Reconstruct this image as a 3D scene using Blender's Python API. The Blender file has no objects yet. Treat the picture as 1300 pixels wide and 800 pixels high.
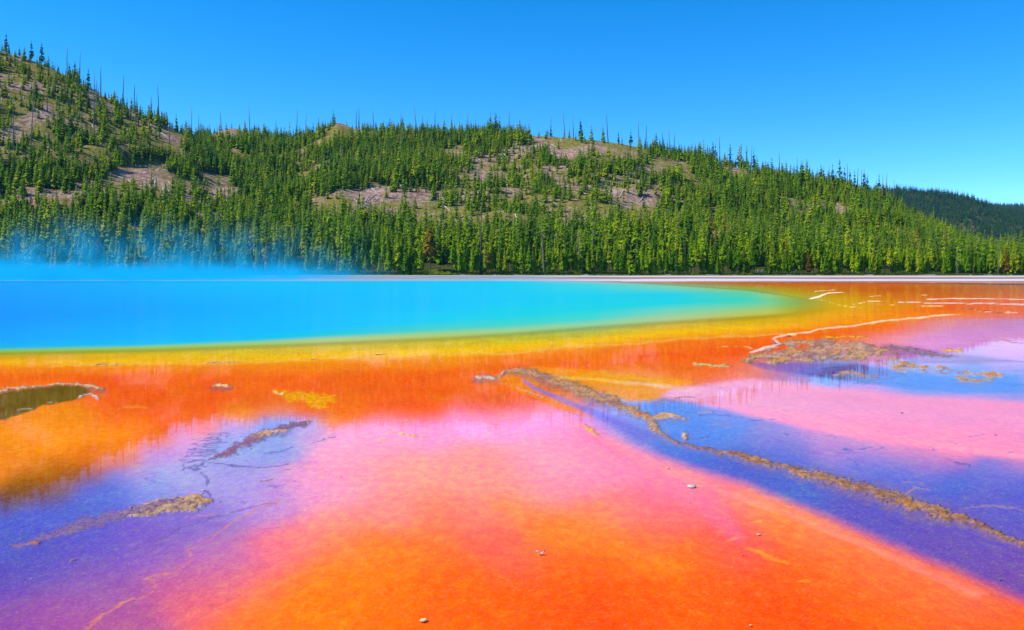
import bpy, bmesh, math, random
import numpy as np
from mathutils import Vector, Matrix, Euler

# ------------------------------------------------------------------ camera, sky, sun, exposure
CAM_H, FPX, HOR = 2.5, 1011.0, 344.0          # eye height (m), focal length and horizon row in photo pixels
scene = bpy.context.scene
C = scene.collection
cam_d = bpy.data.cameras.new("camera"); cam = bpy.data.objects.new("camera", cam_d); C.objects.link(cam)
cam.location = (0, 0, CAM_H); cam.rotation_euler = (math.pi / 2, 0, 0)
cam_d.sensor_width = 36.0; cam_d.lens = FPX / 1300 * 36.0; cam_d.shift_y = -(400 - HOR) / 1300
cam_d.clip_start = 0.1; cam_d.clip_end = 20000
scene.camera = cam

SUN_EL, SUN_AZ = math.radians(50), math.radians(-97)   # azimuth clockwise from +Y; the sun stands left of the view
world = bpy.data.worlds.new("World"); scene.world = world; world.use_nodes = True
wn, wl = world.node_tree.nodes, world.node_tree.links
bg = wn["Background"]; bg.inputs[1].default_value = 0.14
sky = wn.new("ShaderNodeTexSky"); sky.sky_type = 'NISHITA'; sky.sun_disc = False
sky.sun_elevation = SUN_EL; sky.sun_rotation = SUN_AZ
sky.altitude = 3000; sky.air_density = 0.7; sky.dust_density = 0.0; sky.ozone_density = 2.0
hs = wn.new("ShaderNodeHueSaturation"); hs.inputs["Saturation"].default_value = 1.39; hs.inputs["Hue"].default_value = 0.497
hs.inputs["Value"].default_value = 1.74
wl.new(sky.outputs[0], hs.inputs["Color"]); wl.new(hs.outputs[0], bg.inputs[0])

sun_d = bpy.data.lights.new("sun", 'SUN'); sun_d.energy = 4.6; sun_d.angle = math.radians(0.53); sun_d.color = (1.0, 0.95, 0.86)
sun = bpy.data.objects.new("sun", sun_d); C.objects.link(sun)
sdir = Vector((math.sin(SUN_AZ) * math.cos(SUN_EL), math.cos(SUN_AZ) * math.cos(SUN_EL), math.sin(SUN_EL)))
sun.rotation_euler = sdir.to_track_quat('Z', 'Y').to_euler(); sun.location = sdir * 300

scene.view_settings.view_transform = 'Standard'; scene.view_settings.look = 'None'
scene.view_settings.exposure = 0.35; scene.view_settings.gamma = 1.0
scene.cycles.use_denoising = True
scene.cycles.max_bounces = 6; scene.cycles.diffuse_bounces = 2; scene.cycles.glossy_bounces = 3
scene.cycles.transparent_max_bounces = 12; scene.cycles.volume_bounces = 1
scene.cycles.volume_step_rate = 1.0; scene.cycles.volume_max_steps = 64
scene.cycles.sample_clamp_indirect = 4.0

# ------------------------------------------------------------------ helpers
rng = np.random.default_rng(7); random.seed(7)

def wx(px, D): return (px - 650.0) / FPX * D
def s2l(c):
    c = np.asarray(c, float) / 255.0
    return np.where(c <= 0.04045, c / 12.92, ((c + 0.055) / 1.055) ** 2.4)
def sstep(a, b, x):
    t = np.clip((x - a) / (b - a), 0, 1); return t * t * (3 - 2 * t)
def vnoise(x, y, seed=0):
    xi, yi = np.floor(x), np.floor(y); fx, fy = x - xi, y - yi
    fx, fy = fx * fx * (3 - 2 * fx), fy * fy * (3 - 2 * fy)
    def h(a, b):
        s = np.sin(a * 127.1 + b * 311.7 + seed * 74.7) * 43758.5453
        return s - np.floor(s)
    return (h(xi, yi) * (1 - fx) + h(xi + 1, yi) * fx) * (1 - fy) + (h(xi, yi + 1) * (1 - fx) + h(xi + 1, yi + 1) * fx) * fy
def fbm(x, y, seed=0, o=4):
    r, a, t = 0, 1, 0
    for k in range(o):
        r = r + a * vnoise(x * 2 ** k, y * 2 ** k, seed + k); t += a; a *= 0.5
    return r / t * 2 - 1

def tag(o, label=None, cat=None, group=None, kind=None):
    if label: o['label'] = label
    if cat: o['category'] = cat
    if group: o['group'] = group
    if kind: o['kind'] = kind
    return o
def mesh_np(name, V, Fc, mats=(), smooth=False, midx=None):
    m = bpy.data.meshes.new(name)
    V = np.asarray(V, np.float32); Fc = np.asarray(Fc, np.int32); k = Fc.shape[1]
    m.vertices.add(len(V)); m.vertices.foreach_set("co", V.ravel())
    m.loops.add(Fc.size); m.loops.foreach_set("vertex_index", Fc.ravel())
    m.polygons.add(len(Fc)); m.polygons.foreach_set("loop_start", np.arange(0, Fc.size, k, dtype=np.int32))
    m.polygons.foreach_set("loop_total", np.full(len(Fc), k, np.int32))
    if smooth: m.polygons.foreach_set("use_smooth", np.ones(len(Fc), bool))
    for mt in mats: m.materials.append(mt)
    if midx is not None: m.polygons.foreach_set("material_index", np.asarray(midx, np.int32))
    m.update(calc_edges=True); m.validate(); return m
def link(name, mesh, parent=None, loc=None):
    o = bpy.data.objects.new(name, mesh); C.objects.link(o)
    if parent: o.parent = parent
    if loc is not None: o.location = loc
    return o
def grid_faces(nr, nc):
    i = np.arange(nr * nc).reshape(nr, nc)
    return np.stack([i[:-1, :-1], i[:-1, 1:], i[1:, 1:], i[1:, :-1]], -1).reshape(-1, 4)
def set_col(m, name, a):
    at = m.attributes.new(name, 'FLOAT_COLOR', 'POINT')
    d = np.ones((len(m.vertices), 4), np.float32); d[:, :3] = a; at.data.foreach_set("color", d.ravel())
def set_f(m, name, a):
    at = m.attributes.new(name, 'FLOAT', 'POINT'); at.data.foreach_set("value", np.asarray(a, np.float32))

class NT:
    """small helper round a node tree"""
    def __init__(s, mat): mat.use_nodes = True; s.t = mat.node_tree; s.t.nodes.clear(); s.out = s.n("ShaderNodeOutputMaterial")
    def n(s, ty, **kw):
        x = s.t.nodes.new(ty)
        for k, v in kw.items(): setattr(x, k, v)
        return x
    def l(s, a, b): s.t.links.new(a, b)
    def noise(s, scale, detail=3, rough=.55, vec=None, sc=None):
        x = s.n("ShaderNodeTexNoise"); x.inputs["Scale"].default_value = scale; x.inputs["Detail"].default_value = detail
        x.inputs["Roughness"].default_value = rough
        if vec is None: vec = s.n("ShaderNodeTexCoord").outputs["Object"]
        if sc is not None:
            mp = s.n("ShaderNodeMapping"); mp.inputs["Scale"].default_value = sc; s.l(vec, mp.inputs[0]); vec = mp.outputs[0]
        s.l(vec, x.inputs["Vector"]); return x.outputs["Fac"]
    def ramp(s, f, pts):
        r = s.n("ShaderNodeValToRGB"); e = r.color_ramp.elements
        while len(e) < len(pts): e.new(.5)
        for el, (p, c) in zip(e, pts): el.position = p; el.color = (*c, 1) if hasattr(c, '__len__') else (c, c, c, 1)
        s.l(f, r.inputs[0]); return r.outputs[0]
    def math(s, op, a, b=None, c=None, clamp=False):
        m = s.n("ShaderNodeMath", operation=op, use_clamp=clamp)
        for i, v in enumerate((a, b, c)):
            if v is None: continue
            if isinstance(v, (int, float)): m.inputs[i].default_value = v
            else: s.l(v, m.inputs[i])
        return m.outputs[0]
    def mix(s, f, a, b, blend='MIX'):
        m = s.n("ShaderNodeMix", data_type='RGBA', blend_type=blend)
        for i, v in ((0, f), (6, a), (7, b)):
            if isinstance(v, (int, float)): m.inputs[i].default_value = v if i == 0 else (v, v, v, 1)
            elif isinstance(v, tuple): m.inputs[i].default_value = (*v, 1)
            else: s.l(v, m.inputs[i])
        return m.outputs[2]
    def attr(s, name, out="Color"):
        a = s.n("ShaderNodeAttribute"); a.attribute_name = name; return a.outputs[out]
def mat(name): return bpy.data.materials.new(name)

# ------------------------------------------------------------------ terrain heights
# skyline of the bare ground in photo pixels (px, py) turned into ridge heights at real distances
A_SK = [(-700, 60), (-400, 10), (-150, 15), (0, 60), (60, 80), (120, 113), (180, 142), (230, 165), (270, 192), (330, 225), (400, 262), (480, 300), (560, 343), (3000, 344)]
B_SK = [(-700, 190), (0, 185), (200, 176), (262, 172), (280, 163), (296, 159), (315, 165), (345, 174), (385, 174), (410, 158), (428, 151), (450, 160), (480, 164), (560, 167), (650, 169),
        (700, 170), (740, 174), (780, 178), (820, 186), (870, 196), (920, 206), (970, 216), (1020, 229), (1070, 237), (1110, 246), (1135, 258), (1170, 281), (1210, 303), (1250, 318), (1320, 328), (1500, 335), (1900, 338), (3000, 344)]
C_SK = [(-3000, 344), (700, 330), (900, 262), (1000, 244), (1080, 242), (1140, 242), (1190, 245), (1230, 252), (1262, 264), (1300, 272), (1360, 285), (1500, 300), (3000, 335)]
D_SK = [(-3000, 344), (900, 330), (1100, 275), (1200, 262), (1300, 261), (1400, 250), (1600, 230), (2000, 260), (3000, 330)]
def lerp(tab, x):
    t = np.array(tab, float); return np.interp(x, t[:, 0], t[:, 1])
FOOT = 262.0
HILLS = [dict(sk=A_SK, d0=FOOT, dr=[(-700, 430), (0, 455), (230, 440), (560, 380)], amp=5.5, seed=3),
         dict(sk=B_SK, d0=FOOT, dr=[(-700, 560), (200, 560), (430, 540), (750, 500), (1100, 470), (1250, 430), (1700, 400)], amp=7.0, seed=9),
         dict(sk=C_SK, d0=850., dr=[(-700, 1500), (3000, 1500)], amp=14., seed=15),
         dict(sk=D_SK, d0=1600., dr=[(-700, 2300), (3000, 2300)], amp=10., seed=21)]
_T = np.linspace(0.3, 1.3, 200)
def prof(t):
    up = np.clip(t, 0, None) ** 1.12
    return np.where(t < 1, up, 1 - 0.55 * np.clip(t - 1, 0, 1.6) ** 1.25)
def hill_h(H, px, D):
    dr = lerp(H['dr'], px); el = (HOR - lerp(H['sk'], px)) / FPX
    d0 = H['d0']
    if 'tab' not in H:
        gx = np.arange(-720, 3020, 4.0); gr = lerp(H['dr'], gx); best = np.zeros_like(gx)
        for t in _T: best = np.maximum(best, prof(np.full_like(gx, t)) / (d0 + t * (gr - d0)))
        H['tab'] = np.stack([gx, best], 1)
    scale = el / np.interp(px, H['tab'][:, 0], H['tab'][:, 1])
    t = (D - d0) / (dr - d0)
    x, y = wx(px, D), D
    env = np.clip(t, 0, 1) * np.clip(1.02 - t, 0, 1) * 4
    n = H['amp'] * (fbm(x / 60, y / 45, H['seed'], 3) + .35 * fbm(x / 14, y / 12, H['seed'] + 5, 2)) * env * np.clip(el * 8, 0, 1)
    h = scale * prof(t) + n + np.where(el > 0, 0, 0)
    return np.where(t > 0, np.maximum(h, 0), 0)
OV_PX, OV_D = 188.0, 372.0; OV_Z = CAM_H + (HOR - 214.5) / FPX * OV_D; OV_X = wx(OV_PX, OV_D)
def flats(D): return 1.05 * sstep(200, 262, D) + .0 * D
def height(px, D):
    px = np.asarray(px, float); D = np.asarray(D, float)
    px, D = np.broadcast_arrays(px, D); px = px.copy(); D = D.copy()
    h = np.zeros_like(D)
    for H in HILLS:
        g = hill_h(H, px, D)
        h = np.where(np.minimum(h, g) > .5, np.maximum(h, g) + 1.2 * np.exp(-np.abs(h - g) / 3), np.maximum(h, g))
    h = h + flats(D)
    # the overlook bench cut into the left hill
    x = wx(px, D); d = np.sqrt(((x - OV_X) / 12.5) ** 2 + ((D - OV_D - 4) / 7.0) ** 2)
    w = 1 - sstep(.8, 1.7, d)
    return h * (1 - w) + OV_Z * w
def ground_z(x, y): return float(height(650 + x / y * FPX, y))
_DS = np.concatenate([np.linspace(262, 620, 360), np.linspace(630, 2400, 150)])
def hit(px, py):
    """distance at which the sight line through (px, py) meets the hills"""
    e = HOR - FPX * (height(np.full_like(_DS, px), _DS) - CAM_H) / _DS
    k = np.nonzero(e <= py)[0]
    return float(_DS[k[0]]) if len(k) else None
def ridge_D(px, lo=262, hi=620):
    ds = _DS[(_DS >= lo) & (_DS <= hi)]
    e = (height(np.full_like(ds, px), ds) - CAM_H) / ds
    return float(ds[int(np.argmax(e))])
def proj(x, y, z): return 650 + x / y * FPX, HOR - (z - CAM_H) / y * FPX

# patches of thin forest: (px, py, rx, ry, share of trees kept)
BARE = [(120, 135, 130, 60, .42), (40, 100, 70, 45, .34), (190, 165, 60, 28, .4), (60, 180, 80, 26, .5), (296, 166, 30, 9, .12), (425, 160, 40, 9, .22), (470, 168, 40, 6, .4),
        (188, 222, 34, 14, .0), (190, 240, 48, 16, .38), (115, 238, 32, 10, .4), (262, 250, 40, 28, .38), (60, 262, 30, 14, .6),
        (455, 257, 60, 16, .16), (522, 262, 34, 15, .08), (415, 262, 26, 12, .18), (555, 272, 50, 8, .35), (510, 246, 44, 11, .3), (372, 200, 30, 10, .5),
        (690, 250, 140, 46, .5), (757, 190, 64, 13, .06), (700, 180, 35, 8, .25), (840, 211, 34, 9, .3), (640, 225, 70, 35, .5), (805, 262, 36, 24, .28), (745, 268, 50, 18, .26), (650, 205, 25, 25, .35),
        (1008, 269, 26, 7, .3), (950, 215, 18, 6, .5), (850, 272, 22, 12, .45), (905, 285, 18, 20, .5), (1050, 262, 25, 6, .5)]
FBARE = [(1262, 277, 34, 6, .6), (1245, 268, 14, 4, .6), (1228, 290, 10, 7, .5), (1280, 292, 26, 5, .7)]
def density(px, py, tab=BARE):
    d = np.ones_like(px, float)
    wob = fbm(px / 14, py / 7, 31, 3) * .55
    for cx, cy, rx, ry, k in tab:
        r = np.sqrt(((px - cx) / rx) ** 2 + ((py - cy) / ry) ** 2) + wob
        k = k * (.5 if k < .3 else .85)
        d = np.minimum(d, k + (1 - k) * sstep(.8, 1.2, r))
    return d

# ------------------------------------------------------------------ materials
def m_bed():
    m = mat("microbial_mat"); t = NT(m)
    col = t.attr("mat_color"); grav = t.attr("gravelly", "Fac")
    sp = t.noise(9, 4, .65, sc=(1, .6, 1)); fine = t.noise(42, 3, .7, sc=(1, .7, 1)); big = t.noise(1.1, 4, .6, sc=(1, .5, 1))
    # grain: brighter and darker specks of the same mat, a little more yellow where thick
    v = t.ramp(fine, [(.3, .6), (.5, 1.0), (.7, 1.45)])
    c = t.mix(.38, col, v, 'MULTIPLY')
    v2 = t.ramp(sp, [(.34, (.85, .66, .95)), (.5, (1, 1, 1)), (.66, (1.08, 1.5, .8))])
    c = t.mix(.5, c, v2, 'MULTIPLY')
    v3 = t.ramp(big, [(.3, (.9, .86, .95)), (.5, (1, 1, 1)), (.7, (1.05, 1.14, 1.0))])
    c = t.mix(.8, c, v3, 'MULTIPLY')
    # crumbly sinter: pale and dark crumbs
    vo = t.n("ShaderNodeTexVoronoi"); vo.inputs["Scale"].default_value = 14; t.l(t.n("ShaderNodeTexCoord").outputs["Object"], vo.inputs["Vector"])
    g = t.ramp(vo.outputs["Color"], [(.1, (.08, .03, .03)), (.45, (.28, .12, .05)), (.7, (.42, .24, .12)), (.95, (.62, .50, .36))])
    gc = t.mix(.7, g, col)
    f = t.math('MULTIPLY', grav, t.ramp(sp, [(.3, .45), (.6, 1.0)]), clamp=True)
    c = t.mix(f, c, gc)
    b = t.n("ShaderNodeBsdfDiffuse"); t.l(c, b.inputs["Color"])
    bp = t.n("ShaderNodeBump"); bp.inputs["Strength"].default_value = .5; bp.inputs["Distance"].default_value = .02
    t.l(t.math('ADD', t.math('MULTIPLY', fine, .12), t.math('MULTIPLY', vo.outputs["Distance"], t.math('MULTIPLY', grav, 2.0))), bp.inputs["Height"]); t.l(bp.outputs[0], b.inputs["Normal"])
    t.l(b.outputs[0], t.out.inputs[0]); return m

def water_surface(t, body, rough=.03, wave=.5, cap=.40):
    """Fresnel mirror over whatever lies below; the curve is a little lower at steep angles, as through a polarising filter"""
    fr = t.n("ShaderNodeFresnel"); fr.inputs["IOR"].default_value = 1.33
    n1 = t.noise(2.2, 3, .6, sc=(.35, 1, 1)); n2 = t.noise(16, 2, .5, sc=(.5, 1, 1))
    bp = t.n("ShaderNodeBump"); bp.inputs["Strength"].default_value = wave; bp.inputs["Distance"].default_value = .0022
    t.l(t.math('ADD', n1, t.math('MULTIPLY', n2, .18)), bp.inputs["Height"])
    t.l(bp.outputs[0], fr.inputs["Normal"])
    # small waves keep a real surface from turning into a full mirror at grazing angles
    f = t.math('MAXIMUM', t.math('MINIMUM', t.math('SUBTRACT', t.math('MULTIPLY', t.math('POWER', fr.outputs[0], 2.5), 4.6), .014), cap), .004)
    gl = t.n("ShaderNodeBsdfGlossy"); (t.l(rough, gl.inputs["Roughness"]) if not isinstance(rough, float) else setattr(gl.inputs["Roughness"], "default_value", rough)); t.l(bp.outputs[0], gl.inputs["Normal"])
    mx = t.n("ShaderNodeMixShader"); t.l(f, mx.inputs[0]); t.l(body, mx.inputs[1]); t.l(gl.outputs[0], mx.inputs[2]); return mx.outputs[0]
def m_runoff():
    m = mat("runoff_film"); t = NT(m); tr = t.n("ShaderNodeBsdfTransparent")
    t.l(water_surface(t, tr.outputs[0], .016, .28), t.out.inputs[0]); return m
def m_pool():
    m = mat("hot_spring_water"); t = NT(m); tr = t.n("ShaderNodeBsdfTransparent")
    df = t.n("ShaderNodeBsdfDiffuse")
    n = t.noise(.12, 4, .6, sc=(1, .5, 1)); c = t.mix(.5, t.attr("mat_color"), t.ramp(n, [(.3, (.93, .96, 1)), (.7, (1.05, 1.04, 1.0))]), 'MULTIPLY')
    t.l(c, df.inputs[0])
    mx = t.n("ShaderNodeMixShader"); t.l(t.attr("murk", "Fac"), mx.inputs[0]); t.l(tr.outputs[0], mx.inputs[1]); t.l(df.outputs[0], mx.inputs[2])
    mk = t.attr("murk", "Fac"); t.l(water_surface(t, mx.outputs[0], t.math('ADD', .016, t.math('MULTIPLY', mk, .15)), .7, t.math('SUBTRACT', .40, t.math('MULTIPLY', mk, .15))), t.out.inputs[0]); return m
def m_hill():
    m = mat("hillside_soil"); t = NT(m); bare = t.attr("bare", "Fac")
    n1 = t.noise(.035, 5, .6); n2 = t.noise(.5, 4, .65); n3 = t.noise(2.5, 3, .7)
    scree = t.ramp(n2, [(.3, (.16, .085, .07)), (.5, (.38, .23, .17)), (.68, (.60, .43, .36))])
    grass = t.ramp(n2, [(.3, (.10, .11, .015)), (.55, (.24, .21, .03)), (.75, (.36, .27, .09))])
    c = t.mix(t.ramp(t.math('ADD', n1, t.math('MULTIPLY', n3, .15)), [(.48, 0.0), (.62, .9)]), scree, grass)
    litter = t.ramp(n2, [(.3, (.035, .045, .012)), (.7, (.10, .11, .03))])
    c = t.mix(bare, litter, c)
    c = t.mix(.6, c, t.ramp(n3, [(.3, .6), (.7, 1.25)]), 'MULTIPLY')
    b = t.n("ShaderNodeBsdfDiffuse"); t.l(c, b.inputs[0])
    bp = t.n("ShaderNodeBump"); bp.inputs["Distance"].default_value = 1.2; t.l(t.math('ADD', n2, t.math('MULTIPLY', n3, .4)), bp.inputs["Height"]); t.l(bp.outputs[0], b.inputs["Normal"])
    t.l(b.outputs[0], t.out.inputs[0]); return m
def m_needles(name, dark, mid, light, trans=.18):
    m = mat(name); t = NT(m)
    oi = t.n("ShaderNodeObjectInfo"); nz = t.noise(9, 2, .6)
    f = t.math('ADD', t.math('MULTIPLY', oi.outputs["Random"], .55), t.math('MULTIPLY', nz, .45))
    c = t.ramp(f, [(.15, dark), (.5, mid), (.85, light)])
    d = t.n("ShaderNodeBsdfDiffuse"); t.l(c, d.inputs[0]); tl = t.n("ShaderNodeBsdfTranslucent"); t.l(c, tl.inputs[0])
    mx = t.n("ShaderNodeMixShader"); mx.inputs[0].default_value = trans; t.l(d.outputs[0], mx.inputs[1]); t.l(tl.outputs[0], mx.inputs[2])
    t.l(mx.outputs[0], t.out.inputs[0]); return m
def m_simple(name, a, b, scale=3, sc=None, rough=.9):
    m = mat(name); t = NT(m); n = t.noise(scale, 4, .6, sc=sc); c = t.ramp(n, [(.3, a), (.7, b)])
    p = t.n("ShaderNodeBsdfPrincipled"); p.inputs["Roughness"].default_value = rough; t.l(c, p.inputs["Base Color"])
    t.l(p.outputs[0], t.out.inputs[0]); return m
M_BED, M_RUN, M_POOL, M_HILL = m_bed(), m_runoff(), m_pool(), m_hill()
M_GREEN = m_needles("pine_needles", (.025, .09, .003), (.12, .25, .002), (.27, .36, .003))
M_OLIVE = m_needles("olive_needles", (.10, .17, .003), (.21, .31, .003), (.34, .37, .006))
M_RUSTN = m_needles("rusty_needles", (.09, .045, .01), (.20, .13, .01), (.30, .20, .02))
M_FAR = m_needles("old_pine_needles", (.008, .04, .012), (.016, .07, .016), (.035, .10, .015), .15)
M_BARK = m_simple("pine_bark", (.07, .045, .05), (.19, .13, .12), 3, (1, 1, .2))
M_SNAG = m_simple("weathered_dead_wood", (.10, .08, .10), (.26, .20, .20), 3, (1, 1, .2))
M_BURN = m_simple("charred_dead_wood", (.04, .025, .035), (.11, .07, .08), 3, (1, 1, .2))
M_LOG = m_simple("bleached_log_wood", (.38, .33, .31), (.72, .66, .62), 2, (1, 1, .2))
M_LOGD = m_simple("dark_log_wood", (.10, .06, .06), (.24, .16, .15), 2, (1, 1, .2))
def m_crumb(name, cols, scale=6):
    m = mat(name); t = NT(m); vo = t.n("ShaderNodeTexVoronoi"); vo.inputs["Scale"].default_value = scale; t.l(t.n("ShaderNodeTexCoord").outputs["Object"], vo.inputs["Vector"])
    sp = t.n("ShaderNodeSeparateColor"); t.l(vo.outputs["Color"], sp.inputs[0]); c = t.ramp(sp.outputs[0], [((i + .3) / len(cols), q) for i, q in enumerate(cols)])
    p = t.n("ShaderNodeBsdfPrincipled"); p.inputs["Roughness"].default_value = .55; t.l(c, p.inputs["Base Color"]); t.l(p.outputs[0], t.out.inputs[0]); return m
M_STONE = m_crumb("sinter_crumb", [(.07, .03, .03), (.50, .21, .05), (.36, .19, .14), (.60, .35, .14), (.24, .11, .16), (.74, .58, .44)])
M_STONEP = m_crumb("pale_sinter_crumb", [(.18, .09, .07), (.38, .27, .18), (.62, .54, .42), (.40, .20, .07), (.7, .66, .6)])
M_STONEV = m_crumb("wet_sinter_crumb", [(.06, .03, .03), (.22, .09, .03), (.14, .07, .08), (.42, .20, .05), (.20, .11, .10), (.50, .32, .18)])

# ------------------------------------------------------------------ trees
def crown_arrays(r, tiers, per, R, base, twigs, gap=.1, ragged=.25, top=.9):
    V, Fc = [], []
    def blade(p0, ang, L, w, drop, lift):
        d = np.array([math.cos(ang), math.sin(ang), 0]); s = np.array([-d[1], d[0], 0])
        a = p0; m = p0 + d * L * .55 + np.array([0, 0, lift]); e = p0 + d * L + np.array([0, 0, -drop])
        lo = np.array([0, 0, -w * .45])
        i = len(V); V.extend([a, m + s * w + lo, e, m - s * w + lo, m])
        Fc.extend([(i, i + 4, i + 1), (i + 4, i + 2, i + 1), (i, i + 3, i + 4), (i + 4, i + 3, i + 2)])
    for k in range(tiers):
        t = (k + .5 * r.random()) / tiers
        z = base + (1 - base) * t
        rad = R * min(1, (1 - t) ** .9 * 1.12) * (1 if t > .12 else .6 + 3.3 * t)
        if r.random() < gap: rad *= .5
        a0 = r.random() * 6.28
        for j in range(per):
            if r.random() < .12: continue
            L = rad * (1 - ragged + 2 * ragged * r.random()) + .008
            ang = a0 + (j + .5 * r.random()) / per * 6.283
            zz = z + (r.random() - .5) * .7 / tiers
            p = np.array([0, 0, zz]); w = L * (.34 + .2 * r.random()) + .003
            blade(p, ang, L, w, L * (.35 + .3 * r.random()), L * .12)
            for q in range(twigs):
                f = .35 + .5 * r.random()
                pp = p + np.array([math.cos(ang), math.sin(ang), 0]) * L * f
                blade(pp, ang + (r.random() - .5) * 2.6, L * .42, L * .2, L * .1 * r.random(), L * (.05 + .2 * r.random()))
    blade(np.array([0, 0, top]), 0, .012, .01, -(1 - top), 0.05)
    return np.array(V), np.array(Fc)
def pole_arrays(r0, r1, h, n=6, segs=4, bend=.0, seed=0):
    rr = random.Random(seed); V, Fc = [], []
    for k in range(segs + 1):
        t = k / segs; rad = r0 + (r1 - r0) * t; ox, oy = (rr.uniform(-1, 1) * bend * t, rr.uniform(-1, 1) * bend * t)
        for j in range(n):
            a = 6.283 * j / n; V.append((ox + rad * math.cos(a), oy + rad * math.sin(a), h * t))
    for k in range(segs):
        for j in range(n):
            a, b = k * n + j, k * n + (j + 1) % n
            Fc += [(a, b, b + n), (a, b + n, a + n)]
    c = len(V); V.append((V[-1][0], V[-1][1], h))
    for j in range(n): Fc.append((segs * n + j, segs * n + (j + 1) % n, c))
    return np.array(V, float), np.array(Fc)
def near_variant(i, kind):
    r = random.Random(100 + i)
    base = {'full': .06, 'mid': .16, 'high': .34}[kind]
    cv, cf = crown_arrays(r, 22 if kind != 'high' else 17, 8, r.uniform(.115, .15), base, 2, gap=.18, ragged=.32)
    tv, tf = pole_arrays(.012, .003, .95, 6, 5, .004, i)
    return cv, cf, tv, tf
NEAR = []
for i in range(10):
    kind = ['full', 'mid', 'mid', 'high', 'full', 'mid', 'high', 'mid', 'full', 'mid'][i]
    cv, cf, tv, tf = near_variant(i, kind)
    crowns = [mesh_np("crown", cv, cf, [mm]) for mm in (M_GREEN, M_OLIVE, M_RUSTN)]
    NEAR.append((kind, crowns, mesh_np("trunk", tv, tf, [M_BARK], True)))
def far_object(i, mt, tiers, per, R, base, twigs=0, trunk=M_BARK, gap=.12):
    r = random.Random(500 + i); cv, cf = crown_arrays(r, tiers, per, R, base, twigs, gap=gap, ragged=.3)
    tv, tf = pole_arrays(.014, .003, .95, 4, 2, .0, i)
    V = np.vstack([cv, tv]); Fc = np.vstack([cf, tf + len(cv)])
    m = mesh_np("forest_pine", V, Fc, [mt, trunk], False, [0] * len(cf) + [1] * len(tf))
    return bpy.data.objects.new("forest_pine", m)
src = bpy.data.collections.new("forest_sources")       # never linked to the scene: only the node tree reads it
srcs = [far_object(i, M_GREEN, 13, 6, [.12, .14, .15, .13, .16][i], .05, 1) for i in range(5)] + \
       [far_object(6, M_OLIVE, 12, 6, .15, .1, 1), far_object(7, M_OLIVE, 12, 6, .17, .06, 1), far_object(8, M_RUSTN, 11, 5, .14, .2, 0, gap=.3)]
for k, o in enumerate(srcs): o.name = "forest_pine_%02d" % k; src.objects.link(o)
src_old = bpy.data.collections.new("old_pine_sources")
for k in range(3): o = far_object(20 + k, M_FAR, 12, 5, [.12, .15, .18][k], .1, 0, gap=.3); o.name = "old_pine_%02d" % k; src_old.objects.link(o)

def instancer(name, P, S, W, rot, idx, coll, label, cat):
    m = bpy.data.meshes.new(name); m.vertices.add(len(P)); m.vertices.foreach_set("co", np.asarray(P, np.float32).ravel())
    at = m.attributes.new("size", 'FLOAT_VECTOR', 'POINT'); at.data.foreach_set("vector", np.stack([W, W, S], 1).astype(np.float32).ravel())
    at = m.attributes.new("turn", 'FLOAT_VECTOR', 'POINT'); at.data.foreach_set("vector", np.asarray(rot, np.float32).ravel())
    at = m.attributes.new("pick", 'INT', 'POINT'); at.data.foreach_set("value", np.asarray(idx, np.int32))
    o = link(name, m); tag(o, label, cat, kind='stuff')
    g = bpy.data.node_groups.new(name, 'GeometryNodeTree')
    g.interface.new_socket("Geometry", in_out='INPUT', socket_type='NodeSocketGeometry'); g.interface.new_socket("Geometry", in_out='OUTPUT', socket_type='NodeSocketGeometry')
    N = g.nodes.new; gi, go = N("NodeGroupInput"), N("NodeGroupOutput")
    ip, ci = N("GeometryNodeInstanceOnPoints"), N("GeometryNodeCollectionInfo")
    ci.inputs[0].default_value = coll; ci.inputs[1].default_value = True; ci.inputs[2].default_value = True
    def na(n, ty):
        a = N("GeometryNodeInputNamedAttribute"); a.data_type = ty; a.inputs[0].default_value = n; return a.outputs[0]
    L = g.links.new
    L(gi.outputs[0], ip.inputs["Points"]); L(ci.outputs[0], ip.inputs["Instance"]); ip.inputs["Pick Instance"].default_value = True
    L(na("pick", 'INT'), ip.inputs["Instance Index"]); L(na("turn", 'FLOAT_VECTOR'), ip.inputs["Rotation"]); L(na("size", 'FLOAT_VECTOR'), ip.inputs["Scale"])
    L(ip.outputs[0], go.inputs[0])
    md = o.modifiers.new("scatter", 'NODES'); md.node_group = g; return o

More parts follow.
